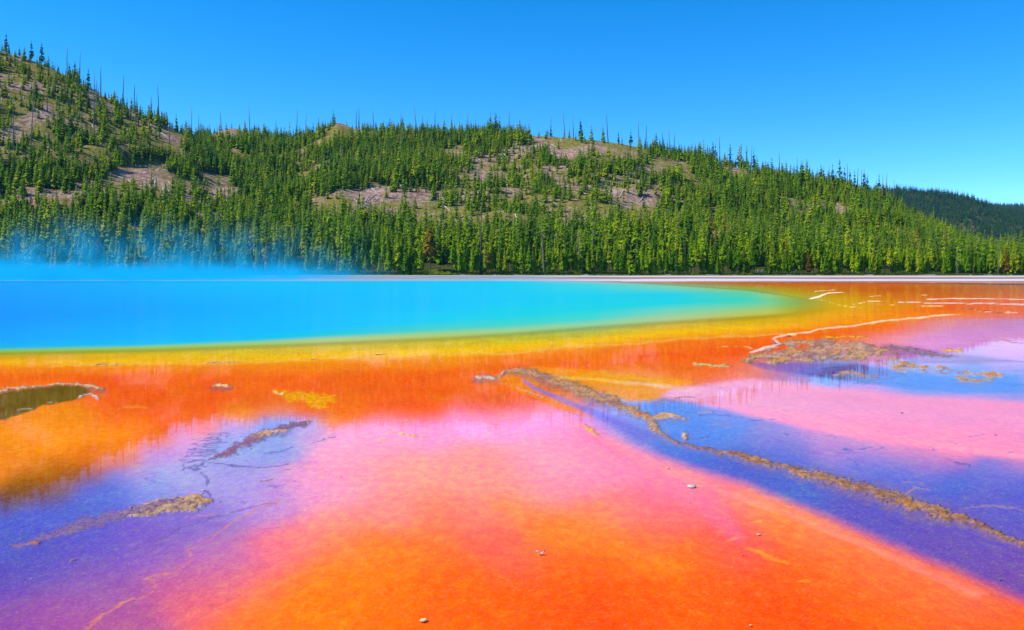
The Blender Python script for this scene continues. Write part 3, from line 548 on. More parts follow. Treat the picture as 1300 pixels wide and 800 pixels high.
CRACKS = [
 ([(990, 358.6, .1), (1100, 359.2, .3), (1200, 360.2, .7), (1300, 361.2, 1.1), (1600, 362, 1.3)], (.02, .07, .16)),  # thin joints in the sinter: points, own colour, depth
 ([(271, 636, 1), (262, 626, 1), (265, 607, 1.6), (252, 592, 1.2), (262, 586, 1), (290, 588, 1.2), (325, 591, 1.2), (345, 590, 1), (365, 586, .7)], (.10, .05, .16)),
 ([(340, 577, .8), (352, 573, 1.5), (368, 566, .7)], (.10, .06, .2)), ([(398, 560, .6), (430, 556, .5)], (.2, .1, .3)),
 ([(352, 597, .8), (366, 594, 1.3)], (.3, .08, .10)), ([(334, 609, .8), (346, 608, 1.6)], (.25, .07, .12)), ([(342, 616, .8), (352, 617, 1.8)], (.12, .06, .25)),
 ([(110, 797, 2), (118, 790, 4.5), (128, 776, 2), (145, 771, 1.2), (158, 764, 2), (180, 756, 1), (192, 747, 1), (193, 735, 1.4), (183, 734, .8), (205, 728, 1), (230, 718, 1), (243, 708, 1.4), (240, 700, 1.6), (262, 688, 1.2), (282, 672, 1.4), (300, 660, 1), (330, 645, 1), (355, 630, 1.2)], (.55, .17, .10)),
 ([(-40, 800, 1.5), (30, 760, 2), (80, 735, 1.2), (130, 712, 1), (170, 695, 1), (220, 674, 1.2), (262, 658, 1), (300, 647, .7), (345, 636, .6)], (.17, .07, .22)),
 ([(345, 590, .8), (380, 591, .8), (408, 594, 1.2), (404, 615, 1)], (.7, .25, .22)), ([(310, 685, .6), (330, 690, .8), (338, 697, .6)], (.7, .2, .12)),
 ([(236, 656, .8), (250, 652, 1), (272, 653, .8)], (.45, .16, .22)),
 ([(885, 555, 1), (868, 565, .8)], (.2, .1, .25)), ([(890, 552, .5), (900, 551, 1)], (.05, .04, .2)), ([(1070, 569, .6), (1105, 568, .8)], (.06, .07, .3)), ([(1199, 581, .6), (1215, 587, 1.4), (1232, 591, .7)], (.04, .06, .25)),
 ([(1080, 580, .5), (1094, 588, .8), (1085, 594, .6)], (.08, .08, .3)), ([(995, 550, .5), (1003, 550, 1)], (.05, .04, .1)),
 ([(900, 538, .7), (925, 537, 1), (920, 543, 1)], (.3, .16, .2)), ([(868, 521, .5), (890, 528, .7), (920, 527, .6), (950, 532, .6), (985, 534, .5)], (.1, .07, .2)),
 ([(860, 505, .5), (878, 504, 1.0)], (.25, .12, .1)), ([(1040, 466, 1.5), (1085, 466, 1.2), (1120, 470, 1.8), (1150, 474, 1.5), (1100, 483, 1.2), (1050, 478, .8)], (.12, .08, .2)),
 ([(1085, 486, .7), (1130, 484, .8), (1160, 488, .6)], (.08, .07, .2)), ([(1150, 459, 1), (1200, 460, .7), (1250, 457, .8), (1310, 460, .8)], (.2, .1, .2)), ([(1270, 484, .8), (1285, 489, 1), (1310, 490, 1)], (.06, .06, .22)),
 ([(1140, 632, .8), (1160, 619, 1.2), (1180, 622, 1)], (.40, .2, .08)), ([(1225, 645, 1), (1245, 641, 1.4), (1270, 641, 1), (1310, 652, 1)], (.35, .16, .16)), ([(1145, 612, 1), (1170, 611, 1.5), (1182, 622, 1)], (.28, .13, .25)),
 ([(1225, 391, .4), (1240, 394, .8), (1272, 398, .6)], (.12, .06, .06)), ([(725, 462, .5), (740, 462, .6)], (.2, .1, .02))]
for k in range(26):      # the combed joints running out from the purple bank on the left
    y = 548 + k * 1.9 + random.uniform(-1, 1); x = 300 - (y - 548) * 1.0 + random.uniform(-6, 6); L = random.uniform(12, 45)
    CRACKS.append(([(x, y, .6), (x - L * .5, y + random.uniform(-1.5, 2), .7), (x - L, y + random.uniform(-1, 3), .3)], (.14, .09, .26)))
for k in range(60):      # hairline joints in the blue flats
    q = random.random()
    if q < .45: x, y = random.uniform(860, 1290), random.uniform(545, 640)
    elif q < .8: x, y = random.uniform(40, 380), random.uniform(600, 700)
    else: x, y = random.uniform(1020, 1290), random.uniform(462, 492)
    L = random.uniform(6, 26); CRACKS.append(([(x, y, .35), (x + L * .5, y + random.uniform(-1.5, 2.5), .5), (x + L, y + random.uniform(-1, 4), .3)], (.16, .11, .30)))

def ground_fields(px, py):
    band, Y = band_field(px, py)
    wob = fbm(px / 45, py / 14, 51, 4)
    P = PTS + [p for p in PTS_C]
    fan = gauss_field(PTS + PTS_C, px, py); right = gauss_field(PTS_R + [(x, y, r, g, b) for x, y, r, g, b in PTS if x < 640 and y < 520], px, py)
    e = np.array(EDGE1, float); side = py + wob * 3 - np.interp(px, e[:, 0], e[:, 1]); sft = np.interp(px, [650, 760, 900, 1300], [6, 16, 11, 14])
    w = sstep(-1, 1, side / sft); w = np.where(px < 640, 1, np.where(px < 700, np.maximum(w, 1 - (px - 640) / 60), w))
    low = right * (1 - w[..., None]) + fan * w[..., None]
    yb = Y[-1] + wob * 5
    t = sstep(-10, 10, py - yb)[..., None]
    col = band * (1 - t) + low * t
    # magenta streaks and yellow thickenings that follow the outflow of the fan
    fx, fy = px - 640, py - 470
    ang = np.arctan2(fx, fy); st = fbm(ang * 6, np.log(np.maximum(fy, 5)) * 1.1, 77, 3)
    m = sstep(560, 680, py) * w
    col = col * (1 + (st * .16 * m)[..., None] * np.array([0, 1.0, -.4]))
    sd = poly_in(px, py, [(800, 496), (860, 492), (905, 486), (950, 480), (1000, 484), (1060, 491), (1140, 499), (1220, 505), (1500, 520), (1500, 606), (1300, 583), (1200, 573), (1120, 561), (1060, 551), (1000, 539), (940, 524), (880, 510), (830, 502)]) + 2.5 * wob
    stk = fbm((px - py * 1.8) / 160, (py - (px - 800) * .13) / 6, 91, 3)
    tpx = np.clip((px - 800) / 480, 0, 1)[..., None]
    pk = base_colour(px, py, np.array([250., 178, 222]) * (1 - tpx) + np.array([255., 150, 192]) * tpx) * (1 + .10 * stk[..., None] * np.array([.2, 1, 1]))
    a = sstep(-7, 9, sd)[..., None]; col = col * (1 - a) + np.clip(pk, 0, .97) * a
    for kind, pts, rgb, soft, am in TINTS:
        if kind == 'poly': a = sstep(-soft, soft, poly_in(px, py, pts) + 2.5 * wob + soft * .3)
        else: a = 1 - sstep(1 - soft, 1 + soft, seg_dist(px, py, pts, 1.8) + .25 * wob)
        a = a[..., None] * am; col = col * (1 - a) + base_colour(px, py, np.array(rgb, float) + 0 * px[..., None]) * a
    # far bands of the flats, beyond the pool
    D = CAM_H * FPX / np.maximum(py - HOR, .5)
    z = -.014 + 0 * px
    # --- strokes
    opx, opy = px, py; nearf = np.clip((py - 355) / 60, .15, 1.6)
    px = px + (5 * fbm(opx / 26, opy / 13, 81, 3) + 2.2 * fbm(opx / 7, opy / 4, 83, 3)) * nearf; py = py + (2.4 * fbm(opx / 30, opy / 12, 82, 3) + 1.2 * fbm(opx / 8, opy / 4, 84, 3)) * nearf
    rw = np.random.default_rng(5); grav = np.zeros(px.shape); n1 = fbm(px / 7, py / 3.2, 5, 4); n2 = fbm(px / 2.4, py / 1.3, 6, 2)
    for kind, pts, c, up, gv in GRAVEL:
        if kind == 'line' and gv >= .9 and max(p[2] for p in pts) >= 4 and py.size:
            fr = seg_dist(px, py - 2, [(x, y, w_ * 2.6) for x, y, w_ in pts], 1.6) + .45 * n1 + .3 * n2; fa = (1 - sstep(.25, 1.1, fr))[..., None] * .6
            col = col * (1 - fa) + np.array((.20, .10, .15)) * fa
        if kind == 'line':
            pts = [(x, y, w_ * (1.25 if w_ > 2.5 else 1)) for x, y, w_ in pts]
            d = seg_dist(px, py, pts, 1.9) + .8 * n1 + .5 * n2; a = 1 - sstep(.55, 1.05, d); hgt = 1 - sstep(.2, 1.3, d)
        else:
            d = np.minimum(poly_in(px, py, pts) + 6 * n1 + 3.5 * n2, 14 * (fbm(opx / 15, opy / 4, 71, 3) + .22 + .5 * n1)) if pts[0][0] > 900 else poly_in(px, py, pts) + 5 * n1 + 2.5 * n2; a = sstep(-1, 2.5, d); hgt = sstep(-4, 9, d)
        wh = rw.random(px.shape) - .5
        if gv >= .5 and max(p[2] if len(p) > 2 else 9 for p in pts) > 2.2: a = sstep(.32, .68, a + .75 * wh * (a < .98)); hgt = np.clip(hgt + .55 * wh * (hgt > .02), 0, 1.2)
        c = np.array(c) * (1 + .3 * n2[..., None] + .5 * wh[..., None])
        if gv == 1: q = sstep(.05, .3, fbm(opx / 20, opy / 6, 95, 3))[..., None] * .6; q2 = sstep(.08, .3, fbm(opx / 16, opy / 5, 97, 3))[..., None] * .6; c = c * (1 - q) + np.array((.52, .22, .03)) * q; c = c * (1 - q2) + np.array((.16, .07, .12)) * q2
        col = col * (1 - a[..., None]) + c * a[..., None]; grav = np.maximum(grav, a * gv)
        if up > 0: z = np.maximum(z, -.014 + (up * .17 + .014) * hgt * (1 + .25 * n1 + .3 * n2))
    for pts, c, up in SINTER:
        d = seg_dist(px, py, pts, 1.7) + .5 * n1 + .35 * n2; a = (1 - sstep(.3, 1.3, d)) * .9 if up > .02 else (1 - sstep(0, 2.0, d)) * .45
        col = col * (1 - a[..., None]) + np.array(c) * a[..., None]
        z = np.maximum(z, -.014 + (up * .3 + .014) * (1 - sstep(.3, 1.5, d)) * (1 + .3 * n2)) if up > .02 else z
    for pts, c in CRACKS:
        d = seg_dist(px, py, [(x, y, wd + .35) for x, y, wd in pts], 1.5) + .45 * n1; a = (1 - sstep(.4, 1.2, d)) * .75
        col = col * (1 - a[..., None]) + np.array(c) * a[..., None]
    # olive pond on the left
    pd = poly_in(px, py, [(-300, 500), (0, 499), (30, 492), (60, 489), (98, 490), (112, 496), (115, 502), (95, 508), (60, 514), (20, 527), (0, 532), (-300, 545)]) + 1.5 * n1
    a = sstep(-2, 3, pd)[..., None] * (1 - .9 * np.clip(grav, 0, 1))[..., None]
    col = col * (1 - a) + np.array((.16, .085, .005)) * a
    # yellow-orange shelf on which the gravel spit lies
    return np.clip(col, .0008, .97), np.clip(grav, 0, 1), z

def pool_depth(px, py):
    """how milky-deep the spring is: 1 over the vent, 0 on the shelf"""
    xs = np.array(BAND_X, float)
    top = np.interp(px, [0, 320, 420, 560, 650, 750, 850, 950, 1040], [351, 351, 351, 351, 352, 354, 360, 367, 380])
    bot = np.interp(px, [-600, 0, 180, 320, 420, 560, 650, 750, 850, 950, 1040, 1100], [450, 446, 442, 437, 433, 427, 421, 413, 406, 400, 394, 390])
    a = sstep(0, 3, py - top) * sstep(0, 9, bot + 8 - py) * (1 - sstep(965, 1085, px)); return a

pxs = np.concatenate([np.linspace(-700, -60, 45), np.arange(-48, 1350, 2.3), np.linspace(1362, 2000, 45)])
pys = np.concatenate([np.arange(358.0, 380, .55), np.arange(380, 810, 1.22), np.geomspace(812, 2400, 40)])
PX, PY = np.meshgrid(pxs, pys)
DD = CAM_H * FPX / (PY - HOR)
col, grav, z = ground_fields(PX, PY)
z = z + 0 * DD
Vg = np.stack([wx(PX, DD), DD, z], -1).reshape(-1, 3)
Fg = grid_faces(*PX.shape)[:, ::-1]
gm = mesh_np("ground", Vg, Fg, [M_BED], True); set_col(gm, "mat_color", col.reshape(-1, 3)); set_f(gm, "gravelly", grav.ravel())
tag(link("ground", gm), kind='structure')
# water: one flat level, the spring and the runoff film share the border
wpx = np.concatenate([np.linspace(-700, -60, 20), np.arange(-48, 1350, 5.0), np.linspace(1362, 2000, 20)])
wpy = np.concatenate([np.arange(355.6, 380, .6), np.arange(380, 450, 1.6), np.arange(450, 810, 9), np.geomspace(812, 2400, 14)])
WX, WY = np.meshgrid(wpx, wpy); WD = CAM_H * FPX / (WY - HOR)
dep = pool_depth(WX, WY); wc, _ = band_field(WX, WY)
Vw = np.stack([wx(WX, WD), WD, np.zeros_like(WX)], -1).reshape(-1, 3); Fw = grid_faces(*WX.shape)[:, ::-1]
isp = (dep.ravel()[Fw] > 1e-3).any(1); wet = (WY.ravel()[Fw].min(1) > 357.8)
for name, sel, mt in (("hot_spring_water", isp, M_POOL), ("runoff_water", ~isp & wet, M_RUN)):
    f = Fw[sel]; u, inv = np.unique(f, return_inverse=True)
    m = mesh_np(name, Vw[u], inv.reshape(f.shape), [mt], True)
    if name == "hot_spring_water": set_col(m, "mat_color", wc.reshape(-1, 3)[u]); set_f(m, "murk", dep.ravel()[u])
    tag(link(name, m), kind='structure')

# pale sinter flats between the pool and the forest
def m_flats():
    m = mat("sinter_flats"); t = NT(m); c = t.attr("mat_color"); n = t.noise(.35, 5, .65, sc=(.35, 1, 1)); n2 = t.noise(2.0, 3, .6)
    c = t.mix(.7, c, t.ramp(n, [(.3, (.72, .66, .62)), (.5, (1, 1, 1)), (.7, (1.1, 1.08, 1.05))]), 'MULTIPLY')
    c = t.mix(.4, c, t.ramp(n2, [(.3, .75), (.7, 1.15)]), 'MULTIPLY')
    b = t.n("ShaderNodeBsdfDiffuse"); t.l(c, b.inputs[0]); t.l(b.outputs[0], t.out.inputs[0]); return m
fd = np.unique(np.concatenate([np.linspace(CAM_H * FPX / (358.0 - HOR), 262, 90), [198.8, 199.1]])); fpx = np.arange(-700, 2001, 6.0)
FX, FD = np.meshgrid(fpx, fd); FZ = flats(FD)
zb = z[0]; FZ0 = np.interp(fpx, pxs, zb); FZ = FZ + (FZ0 - FZ[0])[None] * (1 - sstep(fd[0], fd[0] + 6, FD))
fpy = HOR + CAM_H * FPX / FD - FZ * FPX / FD
FZ = FZ + .035 * sstep(740, 900, FX) * sstep(fd[0], fd[0] + 3, FD); wl_ = 1 - sstep(700, 800, FX)
FZ = FZ * (1 - wl_) + wl_ * np.where(FD < 199, -.25, FZ + .07)
BD = [(349.7, (.13, .16, .03)), (350.1, (.30, .27, .16)), (350.5, (.50, .44, .46)), (351.9, (.55, .48, .51)), (352.4, (.40, .28, .24)), (352.9, (.20, .10, .05)), (353.7, (.24, .11, .09)), (354.3, (.38, .27, .26)), (354.7, (.58, .51, .54)), (356.9, (.58, .51, .53)), (357.3, (.20, .20, .24)), (358, (.26, .13, .02))]
BD2 = [(349.7, (.13, .16, .03)), (350.0, (.22, .22, .12)), (350.3, (.50, .48, .48)), (350.8, (.46, .45, .46)), (351.2, (.20, .21, .24)), (352.4, (.26, .30, .35)), (353.2, (.20, .18, .18)), (354.0, (.26, .32, .37)), (358, (.22, .32, .38))]
tt = fpy + .75 * fbm(wx(FX, FD) / 30, FD / 9, 61, 3) * sstep(350, 351, fpy)
fcs = [np.stack([np.interp(tt, [q[0] for q in B_], [q[1][k] for q in B_]) for k in range(3)], -1) for B_ in (BD, BD2)]
fw = sstep(620, 800, FX + 60 * fbm(wx(FX, FD) / 12, FD / 4, 62, 3))[..., None]; fc = fcs[0] * fw + fcs[1] * (1 - fw)
bl = sstep(0, 5, FD - fd[0])[..., None]; c0 = np.stack([np.interp(fpx, pxs, col[0][:, k]) for k in range(3)], -1)[None]
fc = c0 * (1 - bl) + fc * bl
fm = mesh_np("sinter_flat", np.stack([wx(FX, FD), FD, FZ], -1).reshape(-1, 3), grid_faces(*FX.shape), [m_flats()], True)
set_col(fm, "mat_color", fc.reshape(-1, 3)); tag(link("sinter_flat", fm), kind='structure')

# hills
hd = np.concatenate([np.arange(262, 640, 3.6), np.arange(640, 2700, 26)]); hpx = np.concatenate([np.arange(-700, -60, 12), np.arange(-60, 1360, 4.5), np.arange(1362, 2010, 12)])
HX, HD = np.meshgrid(hpx, hd); HZ = height(HX, HD)
_, hpy = proj(wx(HX, HD), HD, HZ)
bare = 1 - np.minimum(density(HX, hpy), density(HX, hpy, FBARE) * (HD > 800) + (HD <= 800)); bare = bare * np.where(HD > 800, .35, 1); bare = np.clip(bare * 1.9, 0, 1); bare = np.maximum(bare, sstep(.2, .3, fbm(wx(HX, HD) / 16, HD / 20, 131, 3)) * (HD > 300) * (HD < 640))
hm = mesh_np("hill_terrain", np.stack([wx(HX, HD), HD, HZ], -1).reshape(-1, 3), grid_faces(*HX.shape), [M_HILL], True); set_f(hm, "bare", bare.ravel())
tag(link("hill_terrain", hm), kind='structure')
# a big sheet under everything so the land goes on to the sides and behind the viewer
xs_, ys_ = 9000, 9000
um = mesh_np("surrounding_land", [(-xs_, -2000, -.6), (xs_, -2000, -.6), (xs_, ys_, -.6), (-xs_, ys_, -.6)], [(0, 1, 2, 3)], [m_simple("distant_soil", (.10, .09, .05), (.18, .15, .09), .02)])
tag(link("surrounding_land", um), kind='structure')

# ------------------------------------------------------------------ people
def m_cloth(name, c): return m_simple(name, tuple(v * .75 for v in c), tuple(min(v * 1.15, .95) for v in c), 9)
M_SKIN = m_cloth("skin", (.55, .33, .24)); M_HAIR = m_cloth("hair", (.05, .03, .02))
def person_mesh(shirt, trousers, pose):
    bm = bmesh.new()
    P = {'pel': (0, 0, .95, .125, .09), 'wst': (0, 0, 1.1, .115, .085), 'chs': (0, 0, 1.33, .15, .1), 'nck': (0, .0, 1.5, .05, .05), 'chn': (0, -.02, 1.56, .06, .065), 'hd': (0, -.01, 1.66, .078, .095), 'tp': (0, 0, 1.745, .05, .06)}
    E = [('pel', 'wst'), ('wst', 'chs'), ('chs', 'nck'), ('nck', 'chn'), ('chn', 'hd'), ('hd', 'tp')]
    for s, sd in ((-1, 'l'), (1, 'r')):
        st = pose.get('stride', .06) * s
        P['hp' + sd] = (.09 * s, 0, .88, .085, .085); P['kn' + sd] = (.1 * s, -.02 + st, .5, .06, .06); P['an' + sd] = (.1 * s, .02 + st * 1.2, .09, .042, .042); P['to' + sd] = (.11 * s, -.15 + st * 1.2, .04, .04, .03)
        P['sh' + sd] = (.18 * s, 0, 1.41, .055, .055); el = pose.get('arm' + sd, (.27, -.02, 1.15, .27, -.1, .92)); P['el' + sd] = (el[0] * s, el[1], el[2], .042, .042); P['wr' + sd] = (el[3] * s, el[4], el[5], .03, .03)
        d = Vector((el[3] * s, el[4], el[5])) - Vector((el[0] * s, el[1], el[2])); d.normalize(); w = Vector((el[3] * s, el[4], el[5])); pm = w + d * .07; P['pm' + sd] = (*pm, .03, .02)
        E += [('pel', 'hp' + sd), ('hp' + sd, 'kn' + sd), ('kn' + sd, 'an' + sd), ('an' + sd, 'to' + sd), ('chs', 'sh' + sd), ('sh' + sd, 'el' + sd), ('el' + sd, 'wr' + sd), ('wr' + sd, 'pm' + sd)]
        for q in range(4):
            t = pm + d * (.07 + .015 * (q in (1, 2))) + Vector((0, (q - 1.5) * .02, 0)); P['f%d' % q + sd] = (*t, .008, .008); E.append(('pm' + sd, 'f%d' % q + sd))
        t = pm + Vector((0, -.05, 0)) + d * .01; P['th' + sd] = (*t, .009, .009); E.append(('wr' + sd, 'th' + sd))
    ks = list(P); m = bpy.data.meshes.new("body_cage"); m.from_pydata([P[k][:3] for k in ks], [(ks.index(a), ks.index(b)) for a, b in E], [])
    o = bpy.data.objects.new("cage", m); C.objects.link(o); o.modifiers.new("skin", 'SKIN'); sv = m.skin_vertices[0].data
    for i, k in enumerate(ks): sv[i].radius = P[k][3:5]; sv[i].use_root = (k == 'pel')
    sb = o.modifiers.new("sub", 'SUBSURF'); sb.levels = 1; dg = bpy.context.evaluated_depsgraph_get(); me = bpy.data.meshes.new_from_object(o.evaluated_get(dg)); bpy.data.objects.remove(o)
    me.materials.clear()
    for mt in (shirt, trousers, M_SKIN, M_HAIR, M_BURN): me.materials.append(mt)
    for p in me.polygons:
        c = p.center; arm = abs(c.x) > .2 and c.z < 1.3
        p.material_index = 4 if c.z < .09 else 1 if (c.z < .97 and not (arm and c.z > .7)) else 2 if (c.z > 1.49 or (arm and c.z < 1.12)) else 0
        if c.z > 1.68 or (c.z > 1.6 and c.y > .02): p.material_index = 3
        p.use_smooth = True
    me.name = "body"; return me
def person(x, y, z_, rz, shirt, trousers, label, group, pose, hat=None, pack=None, H=1.0):
    o = bpy.data.objects.new("person", None); C.objects.link(o); o.location = (x, y, z_); o.rotation_euler.z = rz; o.scale = (H,) * 3
    link("body", person_mesh(shirt, trousers, pose), o)
    if hat:
        bm = bmesh.new(); bmesh.ops.create_cone(bm, cap_ends=True, segments=12, radius1=.17, radius2=.16, depth=.02, matrix=Matrix.Translation((0, -.02, 1.71))); bmesh.ops.create_uvsphere(bm, u_segments=10, v_segments=6, radius=.1, matrix=Matrix.Translation((0, -.01, 1.73)) @ Matrix.Diagonal((1, 1.15, .8, 1)))
        m = bpy.data.meshes.new("hat"); bm.to_mesh(m); bm.free(); m.materials.append(hat); link("hat", m, o)
    if pack:
        bm = bmesh.new(); bmesh.ops.create_cube(bm, size=1, matrix=Matrix.Translation((0, .17, 1.25)) @ Matrix.Diagonal((.28, .16, .42, 1))); bmesh.ops.bevel(bm, geom=bm.edges[:], offset=.05, segments=2, affect='EDGES'); m = bpy.data.meshes.new("backpack"); bm.to_mesh(m); bm.free(); m.materials.append(pack); link("backpack", m, o)
    tag(o, label, "person", group)
WHT, BLU, NAV, RED, PUR, GRY, TAN, TEA, PNK, BLK = (m_cloth(n, c) for n, c in [("white_cloth", (.8, .8, .8)), ("blue_cloth", (.05, .22, .6)), ("navy_cloth", (.02, .03, .12)), ("red_cloth", (.55, .03, .08)), ("purple_cloth", (.25, .10, .4)), ("grey_cloth", (.2, .2, .22)), ("tan_cloth", (.42, .33, .2)), ("teal_cloth", (.05, .3, .3)), ("pink_cloth", (.7, .3, .35)), ("black_cloth", (.02, .02, .02))])
for px_, sh, tr, hat, pk, lb, ps in [(962, GRY, NAV, WHT, None, "person in grey with a white hat, left one of two hikers on the far shore", {'stride': .12}), (967.5, BLU, NAV, WHT, BLU, "person in blue with a white cap, right one of two hikers on the far shore", {'stride': -.1, 'arml': (.3, -.15, 1.2, .15, -.3, 1.3)})]:
    D = 258.5; person(wx(px_, D), D, float(flats(D)), .4, sh, tr, lb, "hikers on the far shore", ps, hat, pk)
OVP = [(159.5, RED, NAV, None, "person in dark red at the left end of the overlook"), (163.5, PUR, GRY, WHT, "person in purple with a pale hat near the left end of the overlook"), (169, NAV, NAV, None, "person in navy left of the overlook's middle"), (172.5, BLU, NAV, WHT, "person in blue with a pale hat on the overlook"), (178, PNK, TEA, None, "person in a pink top on the overlook"),
       (185, WHT, NAV, None, "person in a white top at the middle of the overlook"), (189.5, NAV, GRY, WHT, "person in navy with a white cap at the middle of the overlook"), (191.5, BLK, NAV, None, "person in black at the middle of the overlook"), (200.5, PUR, BLU, None, "person in purple and blue right of the overlook's middle"), (205, TAN, PUR, None, "person in tan right of the overlook's middle"), (208.5, RED, NAV, None, "person in bright red at the right end of the overlook"), (211, PNK, GRY, None, "person in pink at the right end of the overlook")]
for k, (px_, sh, tr, hat, lb) in enumerate(OVP):
    D = OV_D - 1.6 + (k % 3) * .5; x = wx(px_, D); person(x, D, ground_z(x, D), [0, .5, -.4, 2.8][k % 4], sh, tr, lb, "visitors on the overlook", {'stride': [.03, .1, -.08][k % 3]}, hat, None, [1, .95, 1.04][k % 3])
# the overlook's rail
rl_o = bpy.data.objects.new("railing", None); C.objects.link(rl_o); Dr = OV_D - 3.2; xa, xb = wx(158, Dr), wx(216, Dr); rl_o.location = (xa, Dr, ground_z((xa + xb) / 2, Dr)); nP = 11
M_RAIL = m_simple("rail_wood", (.08, .07, .08), (.16, .13, .13), 4)
def box_mesh(name, sx, sy, sz, mt):
    bm = bmesh.new(); bmesh.ops.create_cube(bm, size=1, matrix=Matrix.Diagonal((sx, sy, sz, 1))); bmesh.ops.bevel(bm, geom=bm.edges[:], offset=min(sx, sy, sz) * .15, segments=1, affect='EDGES'); m = bpy.data.meshes.new(name); bm.to_mesh(m); bm.free(); m.materials.append(mt); return m
pmh = box_mesh("post", .12, .12, 1.5, M_RAIL)
for k in range(nP): link("post", pmh, rl_o, ((xb - xa) * k / (nP - 1), 0, .4))
rmh = box_mesh("rail", (xb - xa), .06, .1, M_RAIL)
for h in (.55, 1.08): link("rail", rmh, rl_o, ((xb - xa) / 2, -.095, h))
tag(rl_o, "low dark wooden railing along the front of the overlook", "railing")

# ------------------------------------------------------------------ forest
def scatter(x0, x1, y0, y1, step):
    nx, ny = int((x1 - x0) / step), int((y1 - y0) / step)
    gx, gy = np.meshgrid(np.arange(nx), np.arange(ny)); j = rng.random((2,) + gx.shape)
    return (x0 + (gx + j[0]) * step).ravel(), (y0 + (gy + j[1]) * step).ravel()
x, y = scatter(-480, 560, 276, 600, 2.15)
px = 650 + x / y * FPX; k = (px > -260) & (px < 1560); x, y, px = x[k], y[k], px[k]
zz = height(px, y); _, py = proj(x, y, zz)
dn = np.minimum(density(px, py), density(px, py - 8))
dn = dn * np.where((y > 300) & (fbm(x / 16, y / 20, 131, 3) > .26), .12, 1.0)   # small broken openings
keep = rng.random(len(x)) < np.where(y < 300, .62, 1) * dn * (.62 + .5 * vnoise(x / 9, y / 9, 44))
# leave out what the ridge hides
ridge_py = np.array([np.interp(px, hpx, np.minimum.accumulate(hpy[:HD.shape[0]][hd < 640], 0)[-1])])[0]
hid = py > np.array(ridge_py) + 999
behind = np.zeros(len(x), bool)
cum = np.minimum.accumulate(hpy[hd < 640], 0); hds = hd[hd < 640]
ci = np.clip(np.searchsorted(hds, y) - 1, 0, len(hds) - 1); cj = np.clip(np.searchsorted(hpx, px), 0, len(hpx) - 1)
behind = py > cum[ci, cj] + 22
keep &= ~behind
x, y, zz, px, py, dn = (a[keep] for a in (x, y, zz, px, py, dn))
S = np.interp(y, [276, 300, 340, 600], [12.0, 9.8, 7.4, 7.4]) * np.exp(rng.normal(0, .26, len(x))) * np.where(dn < .6, .9, 1)
S *= .70 + .46 * vnoise(x / 13, y / 13, 55); S = np.clip(S, 2.2, 16)
Wd = S * rng.uniform(.72, 1.2, len(x)) * np.interp(y, [276, 330], [.85, 1.15]); rot = np.stack([rng.normal(0, .03, len(x)), rng.normal(0, .03, len(x)), rng.random(len(x)) * 6.28], 1)
pi_ = rng.choice(8, len(x), p=[.19, .18, .17, .17, .14, .07, .06, .02])
ol = vnoise(x / 22, y / 22, 66) > .62; sw = ol & (rng.random(len(x)) < .45); pi_[sw] = rng.choice([5, 6], sw.sum())
instancer("forest", np.stack([x, y, zz - .15], 1), S, Wd, rot, pi_, src, "young green pines crowding the hillside behind the spring", "forest")
N_FOREST = len(x)
# far hill on the right
x, y = scatter(150, 1500, 880, 2380, 8.0); px = 650 + x / y * FPX; k = (px > 950) & (px < 1560); x, y, px = x[k], y[k], px[k]
zz = height(px, y); _, py = proj(x, y, zz); cumf = np.minimum.accumulate(hpy, 0)
ci = np.clip(np.searchsorted(hd, y) - 1, 0, len(hd) - 1); cj = np.clip(np.searchsorted(hpx, px), 0, len(hpx) - 1)
k = (rng.random(len(x)) < density(px, py, FBARE)) & ~(py > cumf[ci, cj] + 12); x, y, zz = x[k], y[k], zz[k]
S = rng.uniform(9, 17, len(x)); rot = np.stack([0 * x, 0 * x, rng.random(len(x)) * 6.28], 1)
instancer("distant_forest", np.stack([x, y, zz - .3], 1), S, S * rng.uniform(1.1, 1.7, len(x)), rot, rng.choice(3, len(x)), src_old, "dark blue-green forest on the far hill at the right", "forest")

# --- the front ranks: every pine its own thing
def pine(px, D, H, vi, ci, label, group, wide=1.0, lean=0.0):
    x = wx(px, D); o = bpy.data.objects.new("pine_tree", None); C.objects.link(o); o.empty_display_size = .5
    o.location = (x, D, float(height(px, D)) - .1); o.rotation_euler = (random.gauss(0, .015), lean, random.random() * 6.28)
    o.scale = (H * wide, H * wide, H)
    kind, crowns, trunk = NEAR[vi]
    a = bpy.data.objects.new("crown", crowns[ci]); b = bpy.data.objects.new("trunk", trunk)
    for q in (a, b): C.objects.link(q); q.parent = o
    tag(o, label, "pine tree", group); return o
ZONES = [(-200, 130, "left of the grey overlook"), (130, 300, "below the grey overlook"), (300, 470, "at the last steam wisps"), (470, 600, "by the shore thicket"),
         (600, 760, "between the dead shore trunks"), (760, 900, "past the mid-shore dead trunks"), (900, 1060, "near the two hikers"), (1060, 1200, "left of the pale forked snag"), (1200, 1600, "right of the pale forked snag")]
def zone(px):
    for a, b, s in ZONES:
        if a <= px < b: return s
SIZE = lambda H: "tall" if H > 12.5 else ("short" if H < 9.0 else "middling")
COLN = ["green", "olive green", "rusty brown"]
rr = random.Random(3); n_p = 0
